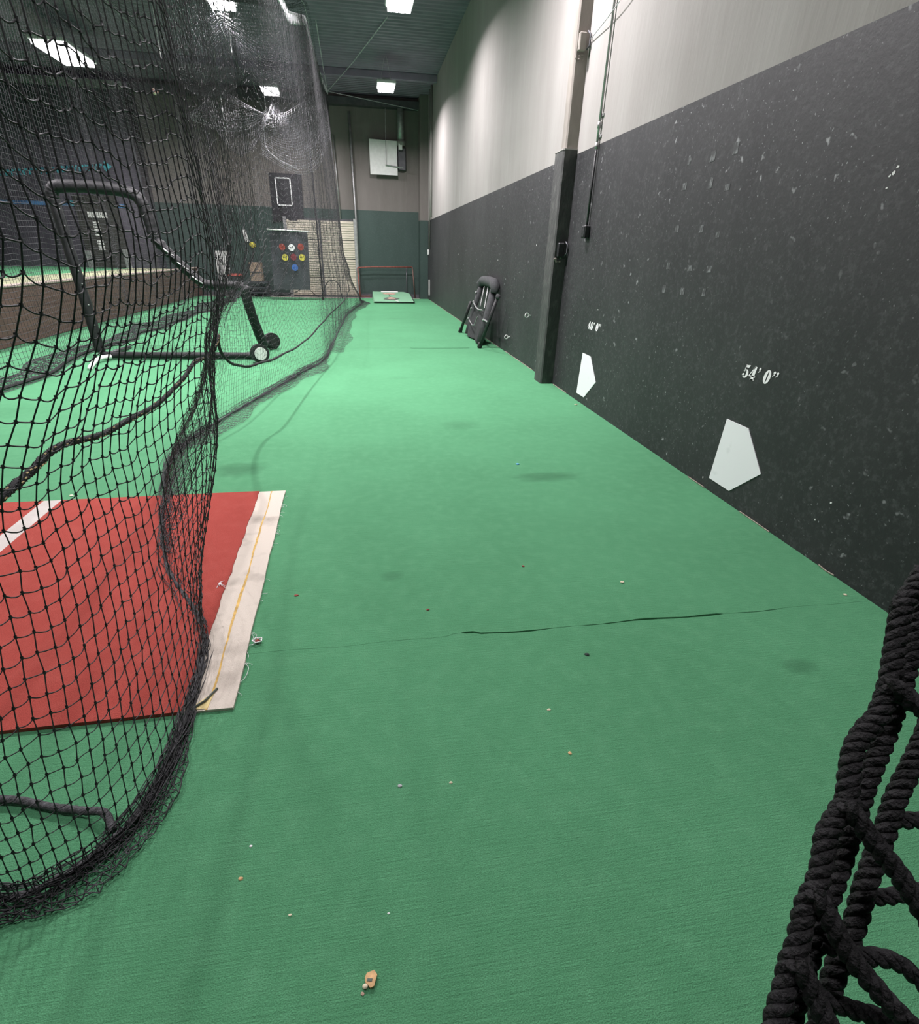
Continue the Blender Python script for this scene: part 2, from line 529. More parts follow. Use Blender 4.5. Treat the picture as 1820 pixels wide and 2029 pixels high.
ein = [(x, YR) for x in xs]
eout = [(x, 19.45+.03*math.sin(1.3*x)) for x in xs]
carpet_piece('carpet_strip', ein, e1lo)
carpet_piece('carpet_strip', e1hi, e2lo)
carpet_piece('carpet_strip', e2hi, eout)
MB().box((-5.2, 1.6, -.0199), (WX-.01, 1.74, -.018)).build('seam_backing', M['slit'], floor)
MB().box((-5.2, 8.9, -.0199), (WX-.01, 9.07, -.018)).build('seam_backing', M['slit'], floor)
# ragged cream carpet backing showing along the right wall
mb = MB()
for (ya, yb) in ((2.35, 2.62), (3.0, 3.2), (1.88, 1.98), (5.75, 6.2), (7.1, 8.6), (9.0, 18.8)):
    n = max(3, int((yb-ya)/.07))
    ys = np.linspace(ya, yb, n)
    mb.tube([(WX-.006+random.uniform(-.003, .003), y, .004+random.uniform(0, .004)) for y in ys], .0032, 5)
mb.build('carpet_backing_edge', mat('carpet_backing', (.42, .38, .30), .9, var=.3, scale=20), floor)

# right wall (two paints) ------------------------------------------------------
mb = MB()
mb.box((WX, YR, -.02), (WX+.25, YB+.25, HP), 0)
mb.box((WX, YR, HP), (WX+.25, YB+.25, ZC), 1)
wall_right = mb.build('wall_right', [M['dark_paint'], M['plaster']])
struct(wall_right, 'right hand wall, grey plaster above scuffed charcoal paint')

# end wall -----------------------------------------------------------------
mb = MB()
ZP2 = 2.62
mb.box((-6.2, YB, -.02), (WX, YB+.25, ZP2), 0)
mb.box((-6.2, YB, ZP2), (WX, YB+.25, ZC), 1)
wall_back = mb.build('wall_back', [M['green_paint'], M['far_plaster']])
struct(wall_back, 'far end wall, dark green below and grey brown above')
mb = MB()
mb.box((2.02, YB-.55, -.02), (WX, YB, 2.36), 0)
mb.box((2.02, YB-.55, 2.36), (WX, YB, ZC), 1)
cp = mb.build('trim_2', [M['green_paint'], M['far_plaster']])
struct(cp, 'corner pier where end wall meets right wall')
bb = MB().box((-5.2, YB-.05, -.02), (2.02, YB, .10)).build('baseboard_back', M['steel_dark'])
struct(bb, 'low dark base strip along the far end wall')
bs = MB().box((-6.2, YB-.28, 5.32), (2.02, YB, 5.50)).build('trim_3', M['steel_dark'])
struct(bs, 'steel beam along the top of the far end wall')

# ceiling: corrugated steel deck -------------------------------------------------
ys = []; zs = []
y = YR
while y < YB+.3:
    for dy, dz in ((0, 0), (.07, 0), (.09, .045), (.16, .045), (.18, 0)):
        ys.append(y+dy); zs.append(ZC+dz)
    y += .18
V = []; Q = []
for a, b in zip(ys, zs):
    V += [(XL, a, b), (WX+.25, a, b)]
for i in range(len(ys)-1):
    if ys[i+1]-ys[i] > 1e-6 or True:
        Q.append((2*i, 2*i+1, 2*i+3, 2*i+2))
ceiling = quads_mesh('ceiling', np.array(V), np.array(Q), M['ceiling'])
struct(ceiling, 'grey corrugated steel roof deck')
for y in (-4.0, 1.0, 6.0, 11.0, 17.6):
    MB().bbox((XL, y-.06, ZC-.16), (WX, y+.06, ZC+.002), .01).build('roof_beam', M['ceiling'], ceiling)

# far left and rear walls ------------------------------------------------------
wl = MB().box((XL-.2, YR, -.1), (XL, YB, ZC)).build('wall_left', M['glossy_dark'])
struct(wl, 'dark left side wall far behind the nets')
wr = MB().box((XL, YR-.2, -.1), (WX, YR, ZC)).build('wall_rear', M['far_plaster'])
struct(wr, 'wall behind the viewpoint')

# glossy dark sheeted wall beyond the raised turf
YD = 19.4
wd = MB().box((XL, YD, 0), (-6.2, YB+.25, 5.36)).build('wall_far_left', M['glossy_dark'])
struct(wd, 'glossy black sheeted wall beyond the raised turf')
for x in (-6.24, -8.55, -8.9, -10.9, -13.0):
    MB().box((x-.03, YD-.03, .78), (x+.03, YD, 5.3)).build('sheet_batten', M['steel_dark'], wd)
MB().box((XL, YD-.06, 5.22), (-6.2, YD, 5.40)).build('top_rail', M['galv'], wd)
# cyan lettering band: blocky strokes along a slanted line
mb = MB(); x = -11.5
while x < -7.1:
    z = 3.15+(x+9.92)*(.27/2.83)
    w = random.uniform(.07, .15)
    if random.random() < .25:
        mb.box((x, YD-.012, z-.07), (x+w, YD-.002, z-.02)); mb.box((x, YD-.012, z+.03), (x+w, YD-.002, z+.08))
    else:
        mb.box((x, YD-.012, z-.08), (x+w*.4, YD-.002, z+.08)); mb.box((x, YD-.012, z+.03), (x+w, YD-.002, z+.08))
    x += w+.035
mb.add([(-7.12, YD-.01, 3.30), (-6.92, YD-.01, 3.43), (-7.12, YD-.01, 3.55)], [(0, 1, 2)])
mb.build('cyan_lettering', M['cyan'], wd)
MB().box((-13, YD-.012, 2.40), (-6.75, YD-.002, 2.50)).build('blue_stripe', M['blue'], wd)
mb = MB(); x = -8.3
while x < -7.3:
    mb.box((x, YD-.02, 2.40), (x+.09, YD-.01, 2.54)); x += random.uniform(.16, .26)
mb.build('light_blue_marks', M['cyan'], wd)
# dark doorway with white block lettering
d1 = MB().bbox((-8.2, YD-.05, .78), (-7.0, YD-.005, 2.7), .02).build('door_1', mat('olive_door', (.035, .034, .030), .6, var=.2))
struct(d1, 'dark door with white block lettering beyond the raised turf')
mb = MB(); x = -7.88
while x < -7.36:
    w = random.uniform(.035, .06); mb.box((x, YD-.065, 2.12), (x+w, YD-.05, 2.27)); x += w+.018
mb.build('white_lettering', M['white_plain'], d1)
mb = MB(); z = 2.02
while z > 1.30:
    h = random.uniform(.035, .06)
    mb.box((-7.80, YD-.065, z-h), (-7.63, YD-.05, z)); z -= h+.022
    if abs(z-1.6) < .04: z -= .08
mb.build('white_lettering', M['white_plain'], d1)
mb = MB()
mb.bbox((-8.22, YD-.09, .78), (-8.05, YD-.02, 1.25), .01); mb.bbox((-7.15, YD-.09, .78), (-6.98, YD-.02, 1.3), .01)
mb.build('door_guard', M['galv'], d1)

# raised turf platform with brown board face -----------------------------------
pf = MB().box((XL, 3.0, 0), (-5.28, YD, .78)).build('raised_turf', M['green'])
struct(pf, 'raised green turf level behind the brown boards')
MB().box((-6.9, 3.0, .78), (-5.62, 19.3, .786)).build('cream_border', M['cream'], pf)
bw = empty('board_wall', (-5.25, 11, 0), 'low brown board wall edging the raised turf on the left', 'low wall')
for k in range(5):
    z0 = .005+k*.158
    MB().bbox((-5.28, 3.0, z0), (-5.235-random.uniform(0, .003), YB-.06, z0+.1565), .003).build('board', M['brown'], bw)
MB().bbox((-5.34, 3.0, .795), (-5.22, YB-.06, .835), .01).build('cap_rail', mat('pale_cap', (.45, .36, .32), .7, var=.2, scale=4), bw)

# pilaster on the right wall ------------------------------------------------
pil = empty('pilaster', (2.21, 6.4, 0), 'plaster pilaster on the right wall, black lower half', 'pilaster')
mb = MB()
pr_ = [(WX+.02, 6.26), (2.145, 6.26), (2.130, 6.275), (2.130, 6.52), (2.142, 6.535), (WX+.02, 6.535)]
mb.poly([(x, y, 0) for x, y in pr_], (0, 0, 2.385))
mb.build('lower_casing', M['column_dark'], pil)
pr2 = [(WX+.02, 6.27), (2.165, 6.27), (2.15, 6.285), (2.15, 6.40), (2.16, 6.41), (WX+.02, 6.41)]
MB().poly([(x, y, 2.385) for x, y in pr2], (0, 0, ZC-2.385)).build('upper_shaft', M['column'], pil)
MB().poly([(x, y, 2.385) for x, y in [(WX+.02, 6.255), (2.142, 6.255), (2.126, 6.272), (2.126, 6.525), (2.14, 6.54), (WX+.02, 6.54)]], (0, 0, .012)).build('casing_cap', M['plaster'], pil)
for z, m1 in ((1.47, M['black_metal']), (3.23, M['column'])):
    b1 = MB().bbox((2.165, 6.215, z-.07), (2.235, 6.262, z+.07), .008).build('wall_bracket', m1, pil)
    mb = MB().tube([(2.245, 6.225, z-.06), (2.262, 6.20, z-.03), (2.262, 6.20, z+.05), (2.245, 6.225, z+.08)], .008, 6)
    mb.build('hook', M['steel_dark'], b1, True)
    mb = MB()
    for _ in range(7):
        mb.blob((random.uniform(2.15, 2.24), 6.258, z-.1+random.uniform(-.03, .02)), .014, 6, 4, (1, .3, .7), jit=.4)
    mb.build('chipped_plaster', M['column'], b1)

# conduit and box -----------------------------------------------------------------
cn = empty('conduit', (WX-.02, 5.7, 1.6), 'thin steel conduit running down the right wall to a box', 'conduit')
MB().tube([(WX-.022, 5.70, 1.68), (WX-.022, 5.70, 2.36)], .011, 8).build('lower_pipe', M['black_metal'], cn, True)
MB().tube([(WX-.022, 5.70, 2.36), (WX-.022, 5.70, ZC)], .011, 8).build('upper_pipe', M['galv'], cn, True)
b1 = MB().bbox((WX-.055, 5.655, 1.575), (WX, 5.745, 1.685), .006).build('switch_box', M['black_metal'], cn)
MB().bbox((WX-.060, 5.665, 1.585), (WX-.054, 5.735, 1.675), .002).build('cover_plate', M['black_vinyl'], b1)
for z in (2.34, 2.50):
    MB().tube([(WX-.022, 5.70, z-.025), (WX-.022, 5.70, z+.025)], .017, 8).build('coupling', M['galv'], cn, True)
    MB().bbox((WX-.012, 5.66, z+.06), (WX, 5.74, z+.085), .003).build('strap', M['galv'], cn)
# loose wire across the upper wall
ws = MB().tube(catmull([(2.262, 6.19, 3.24), (WX-.05, 5.4, 3.32), (WX-.02, 4.6, 3.6), (WX-.02, 3.9, 4.1)], 24), .004, 5).build('loose_wire', M['wire'], None, True)
tag(ws, 'thin loose wire slung across the upper right wall', 'wire')

# home plate markers and stencilled distances ---------------------------------------
plate_spots = (((2.963, .50), (2.753, .50), (2.549, .285), (2.765, .082), (2.983, .083), "near the stencilled 54 feet", 'large'),
               ((5.428, .505), (5.215, .503), (5.005, .288), (5.243, .078), (5.455, .078), "below the stencilled 46 feet, beside the pilaster", 'far'))
for sp in plate_spots:
    pts = [(WX-.004, y, z) for (y, z) in sp[:5]]
    o = MB().poly(pts, (.0042, 0, 0)).build('home_plate_marker', M['white'])
    tag(o, 'white home plate shape on the black wall ' + sp[5], 'marker', 'home plate shapes on the wall')


def ellipse_ring(cx, cz, rx, rz, ix, iz, a0=0, a1=360, n=26, dx=0):
    P = []; 
    for k in range(n):
        a = math.radians(a0+(a1-a0)*k/(n-1)); b = math.radians(a0+(a1-a0)*(k+1)/(n-1))
        if k == n-1: break
        P.append([(cx+rx*math.cos(a), cz+rz*math.sin(a)), (cx+rx*math.cos(b), cz+rz*math.sin(b)),
                  (cx+dx+ix*math.cos(b), cz+iz*math.sin(b)), (cx+dx+ix*math.cos(a), cz+iz*math.sin(a))])
    return P


def ball(cx, cz, r, n=12, sx=1):
    return [[(cx+r*sx*math.cos(2*math.pi*k/n), cz+r*math.sin(2*math.pi*k/n)) for k in range(n)]]


def comma(cx, top):
    return ball(cx, top-.12, .12, 12, .85)+[[(cx+.10, top-.12), (cx+.06, top-.27), (cx-.10, top-.40), (cx-.12, top-.37), (cx-.01, top-.22)]]


GLYPH = {
    '4': [[(.27, 0), (.53, 0), (.53, .98), (.40, 1.0), (.27, .92)], [(.34, 1.0), (.42, 1.0), (.10, .33), (0, .30)], [(0, .22), (.64, .22), (.64, .31), (0, .31)], [(.20, 0), (.62, 0), (.60, .07), (.22, .07)]],
    '5': [[(.10, 1.0), (.22, .96), (.52, 1.0), (.50, .88), (.40, .78), (.12, .80)], [(.10, .50), (.15, .50), (.15, .98), (.10, .98)]]
         + ellipse_ring(.27, .33, .29, .33, .09, .25, 150, -150, dx=-.02) + ball(.10, .22, .11) + [[(.10, .50), (.28, .66), (.30, .58), (.14, .50)]],
    '6': ellipse_ring(.29, .30, .30, .31, .055, .22) + ellipse_ring(.32, .50, .33, .50, .08, .43, 62, 190) + ball(.47, .82, .11),
    '0': ellipse_ring(.29, .5, .30, .5, .055, .42),
    "'": comma(.12, 1.0),
    '"': comma(.12, 1.0)+comma(.40, 1.0),
}


def stencil(text, y0, z0, h, wfac, label, group=None):
    y = y0
    e = empty('stencilled_number', (WX, y0-.12, z0), label, 'lettering', group)
    for ch in text:
        if ch == ' ':
            y -= .34*h*wfac; continue
        w = max(p[0] for poly in GLYPH[ch] for p in poly); mb = MB()
        for poly in GLYPH[ch]:
            pts = [(WX-.0018, y-(px+.12*pz-.05)*h*wfac, z0+pz*h+.02*(y0-y)) for px, pz in poly]
            mb.add(pts, [tuple(range(len(pts)))])
        mb.build('numeral' if ch.isdigit() else 'foot_mark', M['c_white'], e)
        y -= (w+.09)*h*wfac
    return e


stencil("54' 0\"", 2.935, .770, .080, 1.12, 'white stencilled 54 feet lettering above a home plate shape', 'stencilled distances')
stencil("46' 0\"", 5.39, .750, .075, 1.30, 'white stencilled 46 feet lettering beside the pilaster', 'stencilled distances')

# tape residue squares of a strike zone
for (y, z) in [(4.03, 2.01), (3.75, 2.0), (3.52, 2.01), (4.03, 1.86), (3.71, 1.85), (3.52, 1.81), (4.02, 1.6), (3.71, 1.59), (3.51, 1.55),
               (4.04, 1.36), (3.75, 1.35), (3.52, 1.35), (4.04, 1.2), (3.78, 1.2), (3.52, 1.21)]:
    a, b = random.uniform(.018, .028), random.uniform(.018, .032)
    MB().poly([(WX-.0012, y+a, z-b), (WX-.0012, y-a, z-b+.004), (WX-.0012, y-a*.9, z+b), (WX-.0012, y+a, z+b*.95)], (.001, 0, 0)).build('tape_residue', M['tape'], wall_right)
# chips where plaster shows white
mb = MB()
for (y, z, s) in ((2.335, 1.775, .014), (2.345, 1.755, .016), (2.36, 1.745, .010), (2.355, 1.70, .010), (7.4, 1.53, .02), (9.5, 1.33, .02), (13.5, 1.4, .03),
                  (5.45, 1.30, .012), (5.42, 1.22, .010), (5.2, .95, .012), (2.05, .33, .012), (2.1, .21, .010), (3.05, .06, .012)):
    pts = [(WX-.0012, y+s*.6*random.uniform(.5, 1.1)*math.cos(t), z+s*.6*random.uniform(.5, 1.2)*math.sin(t)) for t in np.linspace(0, 2*math.pi, 8)[:-1]]
    mb.poly(pts, (.001, 0, 0))
mb.build('paint_chips', M['white_plain'], wall_right)

# eye hooks
for (y, z, w) in ((7.37, .68, 'upper'), (8.39, .26, 'lower')):
    e = empty('eye_hook', (WX, y, z), 'small steel eye hook in the black wall, the %s one' % w, 'hook', 'eye hooks in the wall')
    t = np.linspace(0, 2*math.pi, 15)[:-1]
    MB().tube([(WX-.062+.028*math.cos(a), y+.008*math.cos(a), z+.028*math.sin(a)) for a in t], .006, 6, closed=True).build('eye', M['white_plain'], e, True)
    MB().tube([(WX-.034, y+.008, z), (WX-.01, y+.01, z), (WX+.005, y+.01, z)], .006, 6).build('shank', M['white_plain'], e, True)
# white rod and outlet near the end of the wall
o = MB().bbox((WX-.035, 19.0, .14), (WX-.003, 19.10, .63), .008).build('white_strip', M['white_plain'])
tag(o, 'short upright white strip low on the wall near the far corner', 'strip')
o = empty('wall_outlet', (WX, 19.4, 1.42), 'small white outlet box near the far right corner', 'outlet')
MB().bbox((WX-.04, 19.30, 1.36), (WX, 19.42, 1.52), .01).build('box', M['white_plain'], o)
MB().bbox((WX-.045, 19.33, 1.40), (WX-.039, 19.39, 1.48), .003).build('socket', M['galv'], o)
o = empty('corner_pipe', (WX-.03, 18.6, 1.3), 'pair of pale pipes running up the wall at the far corner', 'pipe')
MB().tube([(WX-.03, 18.55, 2.4), (WX-.03, 18.55, ZC)], .03, 8).build('pipe', M['plaster'], o, True)
MB().tube([(WX-.03, 18.95, 1.55), (WX-.03, 18.95, ZC)], .022, 8).build('pipe', M['plaster'], o, True)

# ------------------------------------------------------------------ lamps
def lamp(x, y, label, wide=.46, long=.60, power=1.0):
    e = empty('high_bay_lamp', (x, y, LAMP_Z), label, 'lamp', 'LED high bay lamps')
    b = MB().bbox((x-wide/2, y-long/2, LAMP_Z), (x+wide/2, y+long/2, LAMP_Z+.07), .012)
    b.bbox((x-wide*.2, y-long*.3, LAMP_Z+.07), (x+wide*.2, y+long*.3, LAMP_Z+.13), .01)
    b.build('housing', M['lamp_shell'], e)
    for k in range(4):
        x0 = x-wide/2+.03+k*(wide-.06)/4
        MB().bbox((x0+.008, y-long/2+.03, LAMP_Z-.07), (x0+(wide-.06)/4-.008, y+long/2-.03, LAMP_Z+.001), .006).build('led_bar', M['lamp'], e)
    for sx in (-1, 1):
        MB().tube([(x+sx*wide*.3, y, LAMP_Z+.07), (x+sx*wide*.05, y, ZC)], .004, 5).build('hanger_wire', M['wire'], e)
    ld = bpy.data.lights.new('lamp_light', 'AREA')
    ld.shape = 'RECTANGLE'; ld.size = wide*.55; ld.size_y = long*.55; ld.energy = LAMP_W*power; ld.color = (1.0, .945, .975)
    ld.spread = math.radians(164)
    lo = bpy.data.objects.new('lamp_light', ld); COL.objects.link(lo)
    lo.parent = e; lo.location = (0, 0, -.075)
    return e


lamp(.86, 16.4, 'bright LED high bay over the far end of the lane', power=.8)
lamp(.86, 11.4, 'LED high bay over the lane at the top edge of the photo', power=.62)
lamp(.86, 6.3, 'LED high bay over the middle of the lane')
lamp(-2.05, 17.5, 'bright LED high bay above the far end of the netted cage')
lamp(-2.05, 12.0, 'LED high bay above the middle of the netted cage')
lamp(-2.05, 6.5, 'LED high bay above the pitching screen', power=1.35)
lamp(-3.4, 1.2, 'LED high bay above the red mat', power=.30)
lamp(.86, .6, 'LED high bay over the near end of the lane', power=.20)
lamp(-6.0, 15.6, 'wide LED high bay above the raised turf on the left', .7, 1.5)
lamp(-6.0, 8.5, 'LED high bay above the brown board wall')

# ------------------------------------------------------------------ end wall furniture
# sectional door
dr = MB().box((-2.36, YB-.03, 0), (-.06, YB-.005, 2.34)).build('door_2', M['steel_dark'])
struct(dr, 'beige ribbed sectional door in the far end wall')
for k in range(4):
    z0 = .04+k*.565
    mb = MB().bbox((-2.30, YB-.07, z0), (-.12, YB-.03, z0+.545), .008)
    n = 7
    for j in range(n):
        zz = z0+.05+j*.07
        mb.bbox((-2.27, YB-.085, zz), (-.15, YB-.069, zz+.042), .006)
    mb.build('panel', M['door'], dr)
for x in (-2.33, -.09):
    MB().box((x-.05, YB-.09, 0), (x+.05, YB-.005, 2.36)).build('door_jamb', M['galv'], dr)
MB().tube([(-1.24, YB-.10, .05), (-1.24, YB-.10, 2.3)], .035, 6).build('door_strut', M['steel_dark'], dr)
o = MB().tube([(-.04, YB-.06, .0), (-.05, YB-.06, 2.4), (-.10, YB-.06, 5.2)], .035, 8).build('wall_pipe', M['galv'], None, True)
tag(o, 'tall grey pipe on the end wall beside the beige door', 'pipe')
o = MB().tube([(-.55, YB-.05, 2.35), (-.62, YB-.05, 4.6)], .02, 6).build('thin_wall_pipe', M['galv'], None, True)
tag(o, 'thin grey pipe rising above the beige door', 'pipe')

# white panel high on the wall
wp = empty('backboard', (.92, YB-.2, 3.6), 'white square panel with a bracket high on the far end wall', 'panel')
mb = MB(); mb.poly([(.48, YB-.22, 3.60), (1.34, YB-.22, 3.60), (1.33, YB-.22, 4.50), (.47, YB-.22, 4.52)], (0, .03, 0))
mb.build('board', M['white_plain'], wp)
MB().tube([(1.0, YB-.24, 5.3), (.98, YB-.24, 3.86)], .012, 6).build('rod', M['galv'], wp)
MB().tube([(.96, YB-.25, 3.86), (1.52, YB-.25, 3.80)], .018, 6).build('arm', M['galv'], wp)
MB().tube([(.9, YB-.2, 4.3), (.9, YB, 4.3)], .03, 6).build('wall_mount', M['galv'], wp)
dk = empty('vent_duct', (1.46, YB-.15, 4.3), 'grey vertical duct with a white collar near the white panel', 'duct')
MB().tube([(1.46, YB-.14, 4.48), (1.46, YB-.14, 5.45)], .10, 12).build('pipe', M['galv'], dk, True)
MB().tube([(1.46, YB-.14, 4.40), (1.46, YB-.14, 4.52)], .13, 12).build('collar', M['plaster'], dk, True)
MB().bbox((1.38, YB-.26, 4.28), (1.50, YB-.12, 4.44), .01).build('cap', M['white_plain'], dk)
MB().bbox((1.36, YB-.10, 3.75), (1.62, YB, 4.35), .02).build('vent_box', M['steel_dark'], dk)

# red goal frame leaning on the wall
gf = empty('goal_frame', (.85, 19.85, 0), 'thin rusty red tubular frame standing against the far wall', 'frame')
gp = [(-.04, 19.86), (1.82, 19.86)]
MB().tube([(-.04, 19.86, 0), (-.08, 19.9, .92)], .022, 6).build('post', M['rust_red'], gf, True)
MB().tube([(1.86, 19.86, 0), (1.78, 19.9, .97)], .022, 6).build('post', mat('brown_pipe', (.12, .07, .055), .6, var=.3, scale=10), gf, True)
MB().tube([(-.08, 19.9, .92), (.4, 19.91, .95), (1.78, 19.9, .97)], .020, 6).build('crossbar', M['rust_red'], gf, True)
MB().tube([(-.04, 19.86, .03), (.3, 19.86, .03)], .018, 6).build('foot', M['rust_red'], gf, True)
MB().tube([(1.58, 19.93, .05), (1.58, 20.0, .95)], .018, 6).build('brace', M['steel_dark'], gf, True)

# portable mound
mo = empty('pitching_mound', (1.0, 18.4, 0), 'portable green turf pitching mound with worn clay patches', 'mound')
mb = MB()
x0, x1, y0, y1 = .38, 1.60, 17.52, 19.35
n = 10; V = []
prof = lambda t: .05+.17*t
for k in range(n+1):
    t = k/n; y = y0+(y1-y0)*t
    rx = x1-(.18*max(0, t-.82)/.18 if t > .82 else 0)
    V += [(x0, y, prof(t)), (rx, y, prof(t)), (rx+.03, y, .0), (x0-.02, y, .0)]
Fq = [(0, 1, 2, 3), (4*n+3, 4*n+2, 4*n+1, 4*n)]
for k in range(n):
    a = 4*k; b = a+4
    Fq += [(a, b, b+1, a+1), (a+1, b+1, b+2, a+2), (a+3, b+3, b, a)]
mb.add(V, Fq); mb.build('ramp', M['mound'], mo)
MB().tube([(x0, y0-.01, .03), (x1+.02, y0-.01, .03), (x1+.03, y1-.35, .13), (x1-.14, y1, .2)], .018, 6).build('dark_edge', M['rubber'], mo, True)


def on_mound(pts, lift=.004):
    return [(x, y, .05+.17*(y-y0)/(y1-y0)+lift) for x, y in pts]


def ragged(cx, cy, rx, ry, n=16, j=.25):
    return [(cx+rx*(1+random.uniform(-j, j))*math.cos(2*math.pi*k/n), cy+ry*(1+random.uniform(-j, j))*math.sin(2*math.pi*k/n)) for k in range(n)]


MB().poly(on_mound(ragged(.92, 18.02, .23, .27)), (0, 0, .003)).build('worn_patch', M['dark_patch'], mo)
MB().poly(on_mound(ragged(.93, 18.06, .13, .16), .008), (0, 0, .003)).build('clay_patch', M['clay'], mo)
MB().poly(on_mound(ragged(.93, 18.92, .20, .16), .004), (0, 0, .003)).build('clay_patch', M['clay'], mo)
MB().poly(on_mound([(.66, 19.2), (1.22, 19.2), (1.22, 19.33), (.66, 19.33)]), (0, 0, .02)).build('pitching_rubber', M['white_plain'], mo)
MB().poly(on_mound([(.90, 18.3), (.93, 18.3), (.91, 18.8), (.88, 18.8)]), (0, 0, .003)).build('worn_streak', M['dark_patch'], mo)
MB().poly(on_mound([(1.02, 17.74), (1.12, 17.54), (1.16, 17.54), (1.06, 17.76)]), (0, 0, .004)).build('white_scrap', M['white_plain'], mo)

# banners on the end of the cage
bn = empty('strike_zone_banner', (-2.2, YB, 2.2), 'black banner with a white rectangle outline, hung high at the cage end', 'banner')
Yb = YB-.06
nx, nz = 12, 10
V = []; Fq = []
for j in range(nz+1):
    for i in range(nx+1):
        u = i/nx; w = j/nz
        V.append((-2.70+.98*u+.04*w, Yb+.02*math.sin(7*u+3*w), 2.20+1.33*w+.03*math.sin(5*u)*(1-w)))
for j in range(nz):
    for i in range(nx):
        a = j*(nx+1)+i; Fq.append((a, a+1, a+nx+2, a+nx+1))
MB().add(V, Fq).build('cloth', M['banner_black'], bn, True)
mb = MB()
ax0, ax1, az0, az1, t = -2.50, -2.02, 2.65, 3.42, .035
for (a, b, c, d) in ((ax0, ax1, az0, az0+t), (ax0, ax1, az1-t, az1), (ax0, ax0+t, az0, az1), (ax1-t, ax1, az0, az1)):
    mb.box((a, Yb-.035, c), (b, Yb-.03, d))
mb.build('white_outline', M['c_white'], bn)

tb = empty('target_banner', (-2.1, 18.25, 0.3), 'grey vinyl target banner with seven coloured circles on a white rod', 'banner')
Yt = 18.3
V = []; Fq = []
for j in range(nz+1):
    for i in range(nx+1):
        u = i/nx; w = j/nz
        V.append((-2.66+1.10*u+(.06*w)*1-.0, Yt+.03*math.sin(6*u+2*w), .30+1.60*w))
for j in range(nz):
    for i in range(nx):
        a = j*(nx+1)+i; Fq.append((a, a+1, a+nx+2, a+nx+1))
MB().add(V, Fq).build('vinyl_sheet', M['tarp'], tb, True)
MB().tube([(-2.66, Yt-.03, 1.93), (-1.44, Yt-.03, 1.90)], .022, 6).build('rod', M['white_plain'], tb, True)
for (x, z, m) in ((-2.27, 1.475, 'c_red'), (-2.00, 1.465, 'c_white'), (-1.73, 1.49, 'c_red'), (-2.22, 1.195, 'c_yel'), (-1.97, 1.21, 'c_dred'), (-1.72, 1.205, 'c_yel'), (-1.96, .925, 'c_blue')):
    d = MB().disc((x, Yt-.06, z), (0, 1, 0), .092, .006, 18).build('target_circle', M[m], tb)
    MB().poly([(x-.06, Yt-.068, z-.01), (x+.05, Yt-.068, z+.02), (x+.05, Yt-.068, z+.045), (x-.01, Yt-.068, z+.01), (x-.05, Yt-.068, z+.03)], (0, .004, 0)).build('ball_scuff', M['banner_black'] if m in ('c_yel', 'c_white') else M[m], d)

# small things by the end wall left of the banner
o = MB().poly([(-4.66, YB-.04, .46), (-4.26, YB-.04, .46), (-4.25, YB-.04, 1.33), (-4.66, YB-.04, 1.33)], (0, .02, 0)).build('white_notice', M['white_plain'])
tag(o, 'tall white notice board low on the green end wall', 'sign')
o = MB().poly([(-3.64, YB-.03, 1.62), (-3.52, YB-.03, 1.60), (-3.58, YB-.03, 1.95), (-3.70, YB-.03, 1.95)], (0, .02, 0)).build('white_tag', M['white_plain'])
tag(o, 'narrow white tag on the green end wall', 'sign')
cb = empty('equipment_crate', (-3.32, 19.6, .45), 'tan open crate on a dark rack beside the target banner', 'crate')
MB().bbox((-3.52, 19.45, .46), (-3.16, 19.85, 1.02), .012).build('body', M['tan'], cb)
MB().bbox((-3.53, 19.435, .72), (-3.15, 19.455, .75), .004).build('band', M['steel_dark'], cb)
rk = empty('equipment_rack', (-3.3, 19.6, 0), 'low dark slatted rack under the tan crate', 'rack')
for z in (.10, .25, .40):
    MB().bbox((-3.75, 19.42, z), (-3.0, 19.88, z+.05), .006).build('shelf', M['tarp'], rk)
for x in (-3.74, -3.03):
    MB().bbox((x-.025, 19.43, 0), (x+.025, 19.87, .46), .006).build('upright', M['black_metal'], rk)
tr = empty('trash_bin', (-4.0, 19.5, 0), 'dark bin with a red and white lid beyond the pitching screen', 'bin')
MB().tube([(-4.0, 19.5, 0), (-4.0, 19.5, .62)], [.2, .24], 12).build('body', M['tarp'], tr)
MB().tube([(-4.0, 19.5, .62), (-4.0, 19.5, .68)], [.26, .22], 12).build('lid', M['c_red'], tr)
o = MB().blob((-3.43, YB-.035, 1.52), .10, 8, 6, (1, .4, .9), jit=.2).build('yellow_ball_glove', M['c_yel'])
tag(o, 'small yellow glove hanging on the wall beside the target banner', 'glove')

# ------------------------------------------------------------------ folded screen leaning on the right wall
fs = empty('folded_screen', (2.05, 9.8, 0), 'folded black padded training screen leaning on the right wall', 'screen')
lp = lambda y, z, off=0: (1.97+.255*z-off, y, z)
MB().tube([lp(10.42, .84), lp(10.44, .92), lp(10.30, .98), lp(9.9, .99), lp(9.45, .98), lp(9.28, .93), lp(9.25, .84)], [.055, .075, .082, .085, .085, .08, .06], 10).build('top_pad', M['grey_pad'], fs, True)
MB().tube([lp(10.36, .86), lp(10.42, .55), lp(10.44, .25), lp(10.42, .04)], .05, 8).build('padded_post', M['grey_pad'], fs, True)
MB().tube([lp(9.34, .88), lp(9.25, .45), lp(9.26, .04)], .062, 8).build('padded_post', M['grey_pad'], fs, True)
for (a, b) in (((10.55, .60), (10.90, .02)), ((8.66, .80), (8.98, .02))):
    l = MB().tube([lp(a[0], a[1], .07), lp(b[0], b[1], .05)], .028, 8).build('leg', M['black_metal'], fs, True)
    MB().tube([lp(b[0]-.0, b[1]+.07, .05), lp(b[0], b[1]-.015, .05)], .04, 8).build('rubber_foot', M['rubber'], l, True)
